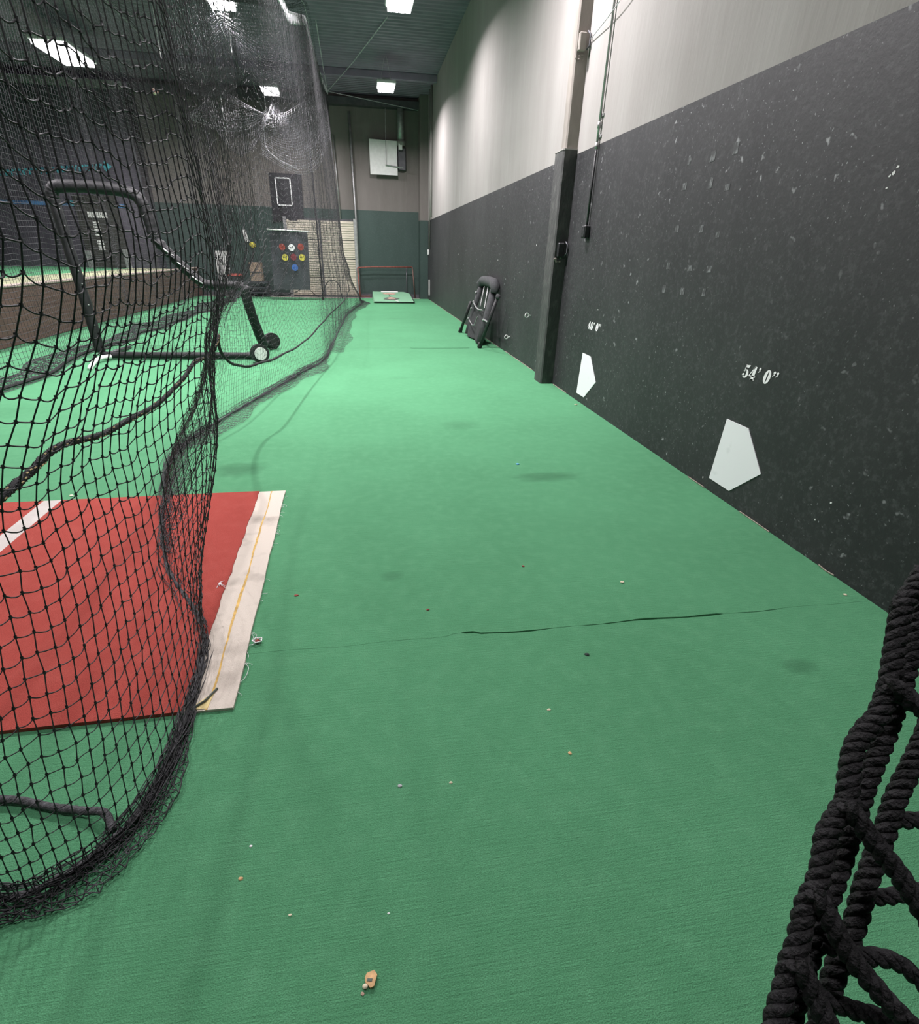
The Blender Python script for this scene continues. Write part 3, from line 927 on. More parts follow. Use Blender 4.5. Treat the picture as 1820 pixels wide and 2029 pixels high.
MB().tube([lp(8.66, .80, .07), lp(8.64, .85, .07)], .038, 8).build('end_cap', M['grey_pad'], fs, True)
V = []; Fq = []
for j in range(7):
    for i in range(9):
        u = i/8; w = j/6
        V.append(lp(10.40-1.1*u, .03+.54*w-(.05*math.sin(math.pi*u) if j == 6 else 0), -.0+.03*math.sin(9*u+4*w)))
for j in range(6):
    for i in range(8):
        a = j*9+i; Fq.append((a, a+1, a+10, a+9))
MB().add(V, Fq).build('fabric_panel', M['black_fabric'], fs, True)
for (a, b) in (((9.95, .90), (9.85, .58)), ((9.66, .90), (9.5, .58))):
    MB().tube([lp(*a, .03), lp(*b, .03)], .010, 5).build('strap', M['galv'], fs)
MB().tube([lp(10.36, .60, .05), lp(10.1, .55, .05), lp(9.8, .53, .05), lp(9.52, .55, .05)], .012, 5).build('hem_cord', M['galv'], fs)
MB().tube([lp(10.38, .30, .05), lp(10.0, .25, .05), lp(9.82, .27, .05), lp(9.75, .42, .05)], .010, 5).build('hem_cord', M['galv'], fs)
for (y, z) in ((10.36, .78), (10.38, .62), (10.42, .50), (10.43, .32), (9.22, .42)):
    MB().blob(lp(y, z, .06), .02, 6, 4).build('snap', M['galv'], fs)
MB().tube([lp(9.22, .43, .06), lp(8.84, .43, .07)], .014, 6).build('bracket', M['galv'], fs)

# ------------------------------------------------------------------ red batting mat
mt = empty('batting_mat', (-1.9, 2.3, 0), 'red turf batting mat with white lines on the green carpet', 'mat')
MB().poly([(-3.6, 1.38, .001), (-1.95, 1.37, .001), (-1.96, 3.21, .001), (-3.6, 3.2, .001)], (0, 0, .013)).build('red_turf', M['red'], mt)
MB().poly([(-1.95, 1.37, .001), (-1.85, 1.37, .001), (-1.86, 3.21, .001), (-1.96, 3.21, .001)], (0, 0, .013)).build('white_line', M['white_turf'], mt)
n = 40
L = []; Rr = []
for k in range(n+1):
    t = k/n; y = 1.385+(3.225-1.385)*t
    L.append((-.665-.045*t+.002*math.sin(31*t)+random.uniform(-.003, .003), y))
    Rr.append((-.500-.05*t+.002*math.sin(20*t)+random.uniform(-.0015, .0015), y))
MB().poly([(-1.85, 1.37, .001)]+[(x, y, .001) for x, y in L]+[(-1.86, 3.21, .001)], (0, 0, .014)).build('red_turf', M['red'], mt)
C = [(.52*a[0]+.48*b[0]+.003*math.sin(9*a[1]), a[1]) for a, b in zip(L, Rr)]
ws1 = MB()
ws1.poly([(x, y, .001) for x, y in L]+[(x, y, .001) for x, y in C[::-1]], (0, 0, .009))
ws1.build('white_strip', M['white_dirt'], mt)
MB().poly([(x+.001, y, .001) for x, y in C]+[(x, y, .001) for x, y in Rr[::-1]], (0, 0, .010)).build('white_strip', M['white_dirt'], mt)
V = []; Fq = []
for k, (x, y) in enumerate(C):
    w = .0025+.0035*abs(math.sin(5*y+1))*(1.2-abs(y-2.2))
    w = max(w, .0015)
    V += [(x-w, y, .0118), (x+w, y, .0118)]
    if k: Fq.append((2*k-2, 2*k-1, 2*k+1, 2*k))
MB().add(V, Fq).build('yellow_seam', M['yellow'], mt)
MB().poly([(-.645, 1.392, .0105), (-.585, 1.39, .0105), (-.578, 1.47, .0105)], (0, 0, .0025)).build('yellowed_corner', mat('pale_yellow', (.66, .54, .25), .9, var=.2, scale=30), mt)
MB().tube([(-.645, 1.385, .014), (-.60, 1.42, .018), (-.573, 1.48, .014)], .004, 5).build('curled_edge', M['dark_patch'], mt)


def thread(pts, r=.0012):
    return MB().tube(catmull(pts, 14), r, 4).build('frayed_thread', M['c_white'], mt, True)


for k in range(26):
    t = random.random(); y = 1.42+1.75*t; x = -.50-.05*t
    d = random.uniform(.008, .03); a = random.uniform(-.02, .02)
    thread([(x, y, .007), (x+d*.5, y+a*.5, .010), (x+d, y+a, .004), (x+d*.9, y+a*1.6, .003)], .0008)
thread([(-.51, 1.50, .006), (-.488, 1.53, .008), (-.486, 1.58, .008), (-.508, 1.61, .008)], .0012)
for k in range(6):
    thread([(-.70+random.uniform(-.02, .03), 2.13+random.uniform(-.02, .03), .016), (-.715, 2.15, .022), (-.70+random.uniform(-.03, .01), 2.16+random.uniform(-.02, .02), .017)], .0012)

# ------------------------------------------------------------------ pitching screen (L shape)
ls = empty('pitching_screen', (-2.5, 8.05, 0), 'black padded L shaped pitching screen on wheels inside the cage', 'screen')
YL = 8.05
pv = 'padded_tube'


def pad(pts, r=.052, name='padded_tube', wob=.15, n=10):
    P = catmull(pts, max(6, len(pts)*7))
    rr = r*(1+wob*.5*np.sin(np.arange(len(P))*1.7)*rng.random(len(P)))
    return MB().tube(P, rr, n).build(name, M['black_vinyl'], ls, True)


pad([(-3.56, YL, .10), (-3.575, YL, .8), (-3.60, YL, 1.4), (-3.62, YL, 1.90)], .062)
pad([(-3.62, YL, 1.90), (-3.60, YL, 1.98), (-3.50, YL, 2.02), (-3.1, YL, 2.02), (-2.78, YL, 1.99), (-2.66, YL, 1.93), (-2.61, YL, 1.84)], .070)
pad([(-2.61, YL, 1.84), (-2.58, YL, 1.68), (-2.57, YL, 1.50)], .066)
pad([(-2.57, YL, 1.50), (-2.42, YL, 1.32), (-2.22, YL, 1.10), (-2.08, YL, .98)], .058, 'padded_sleeve', .5)
pad([(-2.08, YL, .98), (-1.95, YL, .96), (-1.70, YL, .96), (-1.56, YL, .94)], .056)
pad([(-1.56, YL, .94), (-1.53, YL+.1, .6), (-1.46, YL+.3, .14)], .066)
pad([(-3.54, YL-.02, .06), (-2.6, YL-.02, .055), (-1.55, YL-.05, .055)], .045, 'base_tube')
MB().tube(catmull([(-3.40, YL-.1, .055), (-3.50, YL-.25, .05), (-3.44, YL-.62, .022), (-3.40, YL-.75, .018)], 14), .03, 8).build('foot', M['white_plain'], ls, True)
MB().tube([(-3.50, YL-.05, .06), (-3.52, YL+.5, .04), (-3.53, YL+.9, .02)], .03, 8).build('foot', M['black_metal'], ls, True)
MB().tube([(-1.48, YL-.35, .12), (-1.45, YL+.9, .12)], .028, 8).build('axle', M['black_metal'], ls, True)
for (y, m) in ((YL-.30, 'white_plain'), (YL+.82, 'rubber')):
    w = MB().disc((-1.42, y, .125), (.55, -1, 0), .125, .06, 24).build('wheel', M['rubber'], ls)
    MB().disc((-1.42+.02, y-.035, .125), (.55, -1, 0), .085, .012, 20).build('hub', M[m], w)
mb = MB()
for z in (1.78, 1.6, 1.35, 1.1, .95, .7, .45, .3):
    mb.blob((-3.585+(.9-z)*.03+.05, YL-.045, z), .010, 6, 4)
mb.build('grommets', M['galv'], ls)
# cut corner flaps at the diagonal
for k, t in enumerate(np.linspace(.1, .9, 6)):
    x = -2.55+.46*t; z = 1.48-.5*t
    MB().tube([(x-.06, YL-.05, z+.05), (x, YL-.07, z), (x+.07, YL-.05, z-.05)], .012, 5).build('strap', M['galv'] if k % 2 else M['black_vinyl'], ls)


def zmax(x):
    if x < -2.57: return 1.95
    if x < -2.08: return 1.47-(x+2.57)*1.02
    return .92


mesh = .05; A = []; B = []
xs_ = np.arange(-3.5, -1.55, mesh)
for x in xs_:
    z = .08
    while z < zmax(x)-mesh:
        A.append((x, YL+.02, z)); B.append((x, YL+.02, z+mesh))
        if x+mesh < -1.55 and zmax(x+mesh) > z:
            A.append((x, YL+.02, z)); B.append((x+mesh, YL+.02, z))
        z += mesh
A = np.array(A)+rng.normal(0, .004, (len(A), 3))*np.array([1, 2, 1]); B = np.array(B)
V, Q = seg_geo(A, B, .0017, 3)
o = quads_mesh('screen_netting', V, Q, M['twine'], ls); tag(o, kind='stuff')

# ------------------------------------------------------------------ divider net beside the lane
LA = [(-.56,-.3),(-.53,.4),(-.51,.9),(-.50,1.3),(-.48,1.7),(-.475,2.0),(-.52,2.4),(-.60,3.0),(-.66,3.7),(-.70,4.5),(-.70,5.5),(-.68,6.6),(-.6,8),(-.5,11),(-.42,14.5),(-.45,17),(-.6,19.0)]
LB = [(-1.0,.0),(-.88,.5),(-.79,.95),(-.72,1.35),(-.64,1.75),(-.57,2.05),(-.66,2.4),(-.82,3.0),(-.98,3.6),(-1.06,4.4),(-.98,5.4),(-.84,6.6),(-.58,8),(-.45,11),(-.36,14.5),(-.30,17),(-.5,18.9)]
LC = [(-1.4,.92),(-1.08,.87),(-.83,.86),(-.66,1.08),(-.66,1.6),(-.74,1.9),(-1.0,2.35),(-1.22,3.0),(-1.45,4.0),(-1.36,4.7),(-1.1,5.8),(-.8,7.0),(-.56,8.1),(-.48,10.9),(-.34,14.5),(.0,17.2),(-.05,18.3)]
LA, LB, LC = map(np.array, (LA, LB, LC))
LD = np.stack([np.full(len(LA), -.65), LA[:, 1]], 1)
ZT = np.interp(LA[:, 1], [-.3, 6.6, 8.2, 10.5, 12, 14, 16.1, 18.7], [3.7, 3.55, 3.75, 4.4, 4.95, 4.75, 4.9, 5.4])


def level(param, arr):
    """sample control array (m,k) at float index param"""
    m = len(arr); t = np.clip(param, 0, m-1-1e-6); i = t.astype(int); f = (t-i)[:, None]
    P = arr
    p0 = P[np.clip(i-1, 0, m-1)]; p1 = P[i]; p2 = P[np.clip(i+1, 0, m-1)]; p3 = P[np.clip(i+2, 0, m-1)]
    return .5*(2*p1+(p2-p0)*f+(2*p0-5*p1+4*p2-p3)*f**2+(3*p1-p0-3*p2+p3)*f**3)


# columns at equal arc length on level A
tt = np.linspace(0, len(LA)-1-1e-6, 6000)
cA = level(tt, LA); sA = np.concatenate([[0], np.cumsum(np.linalg.norm(np.diff(cA, axis=0), axis=1))])


def net_surface(par, z):
    """par (n,), z (m,) -> grid n x m x 3"""
    a = level(par, LA); b = level(par, LB); c = level(par, LC); d = level(par, LD)
    zt = level(par, ZT[:, None])[:, 0]
    G = np.zeros((len(par), len(z), 3))
    for j, zz in enumerate(z):
        frac = zz
        if zz < .85:
            t = zz/.85; t = t*t*(3-2*t)*.6+t*.4
            xy = c*(1-t)+b*t
        elif zz < 1.45:
            t = (zz-.85)/.6; t = t*t*(3-2*t)
            xy = b*(1-t)+a*t
        else:
            t = min(1, (zz-1.45)/3.6)
            xy = a*(1-t)+d*t
        G[:, j, :2] = xy; G[:, j, 2] = zz
    return G, zt


net = empty('divider_net', (-.6, 9.5, 0), 'long black divider net hanging beside the lane, hem on the carpet', 'net')
MESH = .048


def make_net(s0, s1, ds, dz, near, name, matk, r, ripple):
    s = np.arange(s0, s1, ds)
    par = np.interp(s, sA, tt)
    zt_max = 5.45
    z = np.arange(0.012, zt_max, dz)
    G, zt = net_surface(par, z)
    n, m = G.shape[:2]
    # irregular hang: columns drift up and down, sheet ripples
    dzc = smooth_noise(n, 1.6, .010)+smooth_noise(n, 7, .03)
    rip = smooth_noise(n, 6, ripple)
    fall = np.clip((z-.05)/.35, 0, 1)
    if near:
        G[:, :, 2] += dzc[:, None]*fall[None]
        G[:, :, 0] += rip[:, None]*fall[None]
        G += rng.normal(0, .0016, G.shape)
    else:
        G[:, :, 2] += dzc[:, None]*fall[None]*.8
        G[:, :, 0] += rip[:, None]
        G += rng.normal(0, .002, G.shape)
    G[:, :, 2] = np.maximum(G[:, :, 2], .006)
    keep = z[None, :] < zt[:, None]
    parts = []
    kv = keep[:, :-1] & keep[:, 1:]
    A, B = G[:, :-1][kv], G[:, 1:][kv]
    parts.append(seg_geo(A, B, r, 4 if near else 3))
    kh = keep[:-1] & keep[1:]
    A, B = G[:-1][kh], G[1:][kh]
    if near:
        sag = rng.uniform(.0005, .008, len(A)); sx = rng.normal(0, .003, len(A))
        prev = A
        for k in range(1, 5):
            f = k/4
            Pn = A*(1-f)+B*f
            Pn[:, 2] -= 4*sag*f*(1-f); Pn[:, 0] += 4*sx*f*(1-f)
            Pn[:, 2] = np.maximum(Pn[:, 2], .004)
            parts.append(seg_geo(prev, Pn, r, 4)); prev = Pn
        K = G[keep]
        kd = np.array([.0026, .0, .0])
        parts.append(seg_geo(K-np.array([0, 0, .0036]), K+np.array([0, 0, .0036]), r*2.0, 5))
    else:
        Mi = (A+B)/2; Mi[:, 2] -= rng.uniform(.0, .012, len(A))
        Mi[:, 2] = np.maximum(Mi[:, 2], .004)
        parts.append(seg_geo(A, Mi, r, 3)); parts.append(seg_geo(Mi, B, r, 3))
    V, Q = join_geo(parts)
    o = quads_mesh(name, V, Q, matk, net); tag(o, kind='stuff')
    return G


s_near = float(np.interp(5.35, tt, sA)); s_n2 = float(np.interp(8.6, tt, sA)); s_mid = float(np.interp(12.0, tt, sA)); s_end = sA[-1]
make_net(.0, s_near, .041, MESH, True, 'near_netting', M['twine'], .0016, .005)
make_net(s_near, s_n2, .041, MESH, True, 'near_netting', M['twine'], .0010, .0012)
make_net(s_n2, s_mid, .046, MESH, False, 'middle_netting', M['twine'], .0011, .003)
make_net(s_mid, s_end, .058, .055, False, 'far_netting', M['twine'], .0016, .006)

# lead rope woven into the net
rp = []
for (x, y, z) in [(-.97, .3, .86), (-.93, .8, .85), (-.90, 1.32, .84), (-.905, 1.6, .865), (-.90, 2.04, .81), (-.895, 2.6, .80), (-.90, 3.05, .85), (-.90, 3.4, .84), (-.905, 3.65, .90), (-.95, 3.8, .86), (-1.0, 4.1, .70),
                  (-.98, 4.5, .56), (-.87, 4.9, .52), (-.78, 5.8, .46), (-.68, 6.8, .44), (-.57, 8, .49), (-.50, 10, .47), (-.40, 12.5, .42), (-.33, 14.5, .48), (-.34, 16.5, .50), (-.5, 18.6, .9)]:
    rp.append((x, y, z))
RP = catmull(rp, 520)
RP[:, 2] += .004*np.sin(np.arange(520)*.25)
rad = .0095+.0035*np.clip(1-np.arange(520)/90, 0, 1)+.0008*np.sin(np.arange(520)*.9)+.0006*rng.random(520)
ro = MB().tube(RP, rad, 8).build('lead_rope', M['rope'], net, True)
mb = MB()
for i in range(20, 240, 2):
    p = RP[i]; a = random.uniform(-1.2, 1.6)
    q = p+np.array([math.cos(a), 0, math.sin(a)])*rad[i]*1.0
    d = RP[i+1]-RP[i]; d /= np.linalg.norm(d)
    mb.tube([q-d*.005, q+d*.005], .0022, 5)
tag(mb.build('yellow_flecks', M['fleck'], ro), kind='stuff')
# seizing twine wound round the near rope
A = []; B = []
for i in range(5, 330):
    p0 = RP[i]; p1 = RP[i+1]
    for k in range(3):
        t0 = i*2.4+k*2.1; t1 = t0+1.6
        A.append(p0+np.array([math.cos(t0), 0, math.sin(t0)])*(rad[i]+.001)); B.append(p1+np.array([math.cos(t1), 0, math.sin(t1)])*(rad[i]+.0015))
V, Q = seg_geo(np.array(A), np.array(B), .0017, 4)
o = quads_mesh('rope_lashing', V, Q, M['twine'], ro); tag(o, kind='stuff')

# hem rope on the carpet
hp = level(np.linspace(.3, 16, 700), LC)
hz = .012+.006*rng.random(700)
hz += np.where(hp[:, 1] < .95, .0, 0)
HPt = np.concatenate([hp, hz[:, None]], 1)
hr = .010+.003*np.sin(np.arange(700)*.8)+.002*rng.random(700)
MB().tube(HPt, hr*.8, 7).build('hem_rope', M['rope_grey'], net, True)
# rope turning off to the left under the near corner
HL = catmull([(-.72, .98, .02), (-.76, 1.03, .03), (-.82, 1.05, .02), (-.92, 1.08, .015), (-1.05, 1.12, .015), (-1.25, 1.13, .015), (-1.5, 1.12, .015)], 90)
MB().tube(HL, .010+.002*rng.random(90), 7).build('hem_rope', M['rope_grey'], net, True)

# bunched netting along the hem: crumpled loops of twine
def bunch(points, width, height, count, seglen, name, r, matk, rightbias=.0):
    P = np.asarray(points); A = []; B = []
    L = np.linalg.norm(np.diff(P[:, :2], axis=0), axis=1); c = np.concatenate([[0], np.cumsum(L)])
    for _ in range(count):
        s = random.random()*c[-1]; i = min(np.searchsorted(c, s), len(P)-2); i = max(i-1, 0)
        f = (s-c[i])/max(L[i], 1e-6)
        p = P[i]*(1-f)+P[i+1]*f
        d = P[i+1]-P[i]; d = d/np.linalg.norm(d); nrm = np.array([d[1], -d[0], 0])
        off = rng.normal(rightbias, width); zz = abs(rng.normal(0, height))*max(.2, 1-abs(off-rightbias)/(2.2*width))
        q = p+nrm*off+np.array([0, 0, zz+.004])
        ang = math.atan2(d[1], d[0])+random.choice((0, math.pi))+rng.normal(0, .45); k = 5; pt = q
        cur = random.uniform(-.35, .35); el = random.uniform(-.35, .35)
        for j in range(k):
            ang += cur; st = np.array([math.cos(ang), math.sin(ang), el*math.cos(j)])*seglen/k*1.3
            n2 = pt+st; n2[2] = max(n2[2], .003)
            A.append(pt); B.append(n2); pt = n2
    V, Q = seg_geo(np.array(A), np.array(B), r, 4)
    o = quads_mesh(name, V, Q, matk, net); tag(o, kind='stuff')


def gathers(p0, p1, count, spread, height, r, nseg):
    """long folds of netting lying along the hem"""
    parts = []
    par = np.linspace(p0, p1, nseg); c = level(par, LC)
    d = np.gradient(c, axis=0); d /= np.linalg.norm(d, axis=1)[:, None]; nr = np.stack([d[:, 1], -d[:, 0]], 1)
    for k in range(count):
        a0 = random.randint(0, int(nseg*.6)); a1 = min(nseg, a0+random.randint(int(nseg*.2), nseg))
        off = rng.normal(0, spread)+smooth_noise(nseg, 7, spread*.55)
        z = np.abs(rng.normal(0, height)+smooth_noise(nseg, 6, height*.6))*np.clip(1-np.abs(off)/(3*spread), .15, 1)+.005
        P = np.concatenate([c+nr*off[:, None], z[:, None]], 1)[a0:a1]
        P = catmull(P, len(P)*2)
        parts.append(seg_geo(P[:-1], P[1:], r, 4))
    V, Q = join_geo(parts)
    o = quads_mesh('gathered_hem', V, Q, M['twine'], net); tag(o, kind='stuff')


gathers(.4, 5.2, 34, .013, .022, .0017, 110)
gathers(5.0, 9.0, 34, .022, .030, .0017, 90)
gathers(8.8, 12.6, 30, .035, .030, .0018, 90)
gathers(12.4, 16.0, 30, .07, .05, .0022, 90)


# skirt of spare netting lying on the carpet beside the hem
def skirt(p0, p1, ncol, width, name, side=1):
    par = np.linspace(p0, p1, ncol); c = level(par, LC)
    d = np.gradient(c, axis=0); d /= np.linalg.norm(d, axis=1)[:, None]; nr = np.stack([d[:, 1], -d[:, 0]], 1)*side
    wv = width*(1+.35*smooth_noise(ncol, 14, .6))*np.clip((p1-par)/.7, .12, 1); rows = 9
    G = np.zeros((ncol, rows, 3))
    for j in range(rows):
        o_ = nr*(wv*j/(rows-1))[:, None]
        G[:, j, :2] = c+o_+rng.normal(0, .005, (ncol, 2)); G[:, j, 2] = .006+.012*rng.random(ncol)+.05*np.exp(-j*.9)
    parts = [seg_geo(G[:, :-1].reshape(-1, 3), G[:, 1:].reshape(-1, 3), .0016, 3), seg_geo(G[:-1].reshape(-1, 3), G[1:].reshape(-1, 3), .0016, 3)]
    V, Q = join_geo(parts)
    o = quads_mesh(name, V, Q, M['twine'], net); tag(o, kind='stuff')


skirt(.4, 3.75, 72, .085, 'floor_skirt')
skirt(8.2, 12.2, 130, .17, 'floor_skirt')
skirt(12.2, 16, 190, .22, 'floor_skirt')
skirt(6.2, 8.4, 60, .12, 'floor_skirt')

# top cable with rings
par = np.interp(np.linspace(6.2, 18.9, 300), LA[:, 1], np.arange(len(LA)))
TCx = np.full(300, -.65); TCy = np.linspace(6.2, 18.9, 300)
TCz = np.interp(TCy, LA[:, 1], ZT)
TC = np.stack([TCx, TCy, TCz+.05], 1)
MB().tube(TC[::6], .010, 5).build('top_cable', M['wire'], net)
ring_me = None
for k in range(46):
    i = int(k*299/45); p = TC[i]
    if ring_me is None:
        t = np.linspace(0, 2*math.pi, 11)[:-1]
        ro_ = MB().tube([(0, .05*math.cos(a), .05*math.sin(a)) for a in t], .009, 5, closed=True).build('cable_ring', M['wire'], net)
        ring_me = ro_
        r_ = ro_
    else:
        r_ = ring_me.copy(); COL.objects.link(r_); r_.parent = net
    r_.location = Vector(p-np.array([0, 0, .05]))-net.location
MB().tube([(-.65, 18.9, 5.4), (.1, 16.5, 5.5), (.8, 14, ZC)], .010, 5).build('stay_cable', M['wire'], net)
MB().tube([(-.65, 18.9, 5.4), (-.66, 17.2, 5.5), (-.64, 14.5, ZC)], .010, 5).build('stay_cable', M['wire'], net)
MB().tube([(-.65, 18.9, 5.4), (2.0, 19.9, 5.3)], .010, 5).build('stay_cable', M['wire'], net)

# ------------------------------------------------------------------ cage net on the far side, end net and roof net
def grid_net(G, r, name, matk, parent, n=3, hide=None):
    parts = [seg_geo(G[:, :-1].reshape(-1, 3), G[:, 1:].reshape(-1, 3), r, n), seg_geo(G[:-1].reshape(-1, 3), G[1:].reshape(-1, 3), r, n)]
    V, Q = join_geo(parts)
    o = quads_mesh(name, V, Q, matk, parent); tag(o, kind='stuff')
    return o


cn2 = empty('cage_side_net', (-3.85, 12, 0), 'black net along the far side of the cage, before the brown boards', 'net')
yy = np.arange(4.2, 18.9, .062); zz = np.arange(.02, 4.9, .060)
G = np.zeros((len(yy), len(zz), 3))
wav = smooth_noise(len(yy), 12, .07)
G[:, :, 0] = -3.85+wav[:, None]*(1-.6*zz[None]/5)+rng.normal(0, .004, (len(yy), len(zz)))
G[:, :, 1] = yy[:, None]+rng.normal(0, .004, (len(yy), len(zz)))
G[:, :, 2] = zz[None]+smooth_noise(len(yy), 3, .012)[:, None]*np.clip(zz, 0, 1)[None]
grid_net(G, .0023, 'side_netting', M['twine_far'], cn2)
# spare netting gathered on the carpet
ncol = len(yy); rows = 12
G2 = np.zeros((ncol, rows, 3)); wv = .55*(1+.3*smooth_noise(ncol, 16, .6))
for j in range(rows):
    G2[:, j, 0] = -3.85+wav+wv*(j/(rows-1)-.85); G2[:, j, 1] = yy+rng.normal(0, .01, ncol)
    G2[:, j, 2] = .006+.05*rng.random(ncol)*math.sin(math.pi*j/(rows-1))+.004
grid_net(G2, .0042, 'gathered_netting', M['twine'], cn2)
HS = np.stack([-3.85+wav+.03, yy, np.full(ncol, .03)], 1)
MB().tube(HS[::2], .018, 6).build('hem_rope', M['rope'], cn2)

en = empty('cage_end_net', (-2.5, 18.55, 0), 'black net closing the far end of the cage behind the target banner', 'net')
xx = np.arange(-3.70, -1.22, .055); zz = np.arange(.02, 4.9, .055)
G = np.zeros((len(xx), len(zz), 3))
wv = smooth_noise(len(xx), 8, .06)
G[:, :, 0] = xx[:, None]+rng.normal(0, .004, (len(xx), len(zz))); G[:, :, 1] = 18.6+wv[:, None]+rng.normal(0, .01, (len(xx), len(zz)))
G[:, :, 2] = zz[None]+smooth_noise(len(xx), 2, .015)[:, None]
grid_net(G, .0022, 'end_netting', M['twine_far'], en)
MB().tube([(-1.22, 18.6, .0), (-1.23, 18.6, 2.4), (-1.25, 18.6, 4.9)], .03, 6).build('edge_rope', M['rope'], en)
MB().tube(catmull([(-3.8, 18.5, .12), (-3.2, 18.45, .3), (-2.6, 18.45, .12), (-2.1, 18.4, .2), (-1.7, 18.4, .35), (-1.3, 18.4, .10), (-1.0, 18.3, .55), (-.7, 18.3, .5), (-.6, 18.3, .05)], 60), .012, 6).build('hem_rope', M['rope'], en, True)

rn = empty('cage_roof_net', (-2.2, 13, 4.6), 'sagging black roof net of the cage slung from cables', 'net')
xx = np.arange(-3.85, -.6, .055); yy = np.arange(7.2, 18.75, .06)
X, Y = np.meshgrid(xx, yy, indexing='ij')
u = (X+3.85)/3.2
top = np.interp(Y, [7, 9, 12, 14, 16.1, 18.7], [4.3, 4.55, 4.95, 4.85, 4.9, 5.35])
bays = np.abs(np.sin(math.pi*(Y-7.3)/3.85))
sag = (.35+1.25*np.clip((Y-11)/6, 0, 1))*(.30*np.abs(np.sin(math.pi*u*1.0))+.70*np.abs(np.sin(math.pi*np.clip(u*1.9-.05, 0, 1.9))))*(.25+.75*bays)
Z = top-sag+.03*np.sin(5*X+2*Y)+rng.normal(0, .008, X.shape)
G = np.stack([X, Y, Z], 2)
grid_net(G, .0017, 'roof_netting', M['twine_far'], rn)
for xk in (-3.85, -2.15, -.65):
    i = np.argmin(np.abs(xx-xk))
    MB().tube(G[i, ::4]+np.array([0, 0, .02]), .006, 5).build('support_cable', M['wire'], rn)
for (xk, yk) in ((-3.2, 17.0), (-2.15, 17.0), (-2.15, 13.1), (-3.4, 13.1), (-3.85, 18.6)):
    i = np.argmin(np.abs(xx-xk)); j = np.argmin(np.abs(yy-yk))
    MB().tube([G[i, j], (xk, yk, ZC)], .007, 5).build('drop_cable', M['white_plain'], rn)

# swags of netting drooping at the far end of the roof
def swag(topl, botl, y0, ncol, nrow, depth, name):
    T = catmull(np.array(topl), ncol); Bt = catmull(np.array(botl), ncol)
    Gs = np.zeros((ncol, nrow, 3))
    for j in range(nrow):
        f = j/(nrow-1)
        Gs[:, j, 0] = T[:, 0]*(1-f)+Bt[:, 0]*f; Gs[:, j, 2] = T[:, 1]*(1-f)+Bt[:, 1]*f
        Gs[:, j, 1] = y0-depth*math.sin(math.pi*f*.8)+.03*np.sin(np.arange(ncol)*.3+j*.2)
    Gs += rng.normal(0, .006, Gs.shape)
    grid_net(Gs, .0045, name, M['twine_lit'], rn)


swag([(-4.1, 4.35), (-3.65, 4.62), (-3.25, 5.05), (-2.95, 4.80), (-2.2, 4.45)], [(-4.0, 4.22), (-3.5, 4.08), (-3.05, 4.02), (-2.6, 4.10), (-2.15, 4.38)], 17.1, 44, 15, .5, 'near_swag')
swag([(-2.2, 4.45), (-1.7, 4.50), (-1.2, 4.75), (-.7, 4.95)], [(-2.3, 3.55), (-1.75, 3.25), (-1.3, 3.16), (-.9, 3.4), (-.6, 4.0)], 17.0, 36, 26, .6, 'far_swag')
MB().tube(catmull([(-2.2, 17.0, 4.45), (-2.24, 16.9, 4.0), (-2.2, 16.8, 3.7), (-1.9, 16.7, 3.45), (-1.5, 16.7, 3.3)], 24), .010, 5).build('edge_cord', M['wire'], rn, True)
# baseball caught on the roof net
bp_ = np.array((-4.9, 15.2, 4.05))
bp_ = np.array((-3.80, 13.72, 4.11))
bl = empty('baseball', tuple(bp_), 'scuffed baseball lodged high in the cage netting', 'ball')
MB().blob(bp_, .0365*1.6, 16, 12).build('leather', M['leather'], bl, True)
t = np.linspace(0, 2*math.pi, 41)[:-1]
sm = [bp_+.0365*1.6*np.array([math.cos(a)*math.cos(.44*math.sin(2*a)), math.sin(a)*math.cos(.44*math.sin(2*a)), math.sin(.44*math.sin(2*a))])*1.0 for a in t]
MB().tube(sm, .0035, 5, closed=True).build('seam', M['stitch'], bl, True)

# ------------------------------------------------------------------ net close to the lens on the right
nn = empty('near_net_edge', (.25, .15, 0), 'thick black net edge hanging very close at the lower right', 'net')


def cpt(cx, cy, d):
    px = 1420+cx/2.185; py = 1100+cy/2.185
    return CAM+(F_+R_*(px-894.05)/1033.57-U_*(py-1032.02)/1033.57)*d


def cord(pts, r, twist=True, name='net_cord', turns=330):
    P = catmull(np.array(pts), max(30, len(pts)*16))
    if not twist:
        return MB().tube(P, r*(1+.12*np.sin(np.arange(len(P))*1.9)), 9).build(name, M['rope'], nn, True)
    T = np.gradient(P, axis=0); T /= np.linalg.norm(T, axis=1)[:, None]
    s = np.concatenate([[0], np.cumsum(np.linalg.norm(np.diff(P, axis=0), axis=1))])
    u = np.cross(T, np.array([.3, .9, .2])); u /= np.linalg.norm(u, axis=1)[:, None]; w = np.cross(T, u)
    mb = MB()
    for k in range(3):
        ph = s*turns+2*math.pi*k/3
        mb.tube(P+(u*np.cos(ph)[:, None]+w*np.sin(ph)[:, None])*r*.52, r*.56, 7)
    return mb.build(name, M['rope'], nn, True)


def dd(y):      # cords come nearer towards the bottom of the frame
    return .30-.06*(y-150)/1900


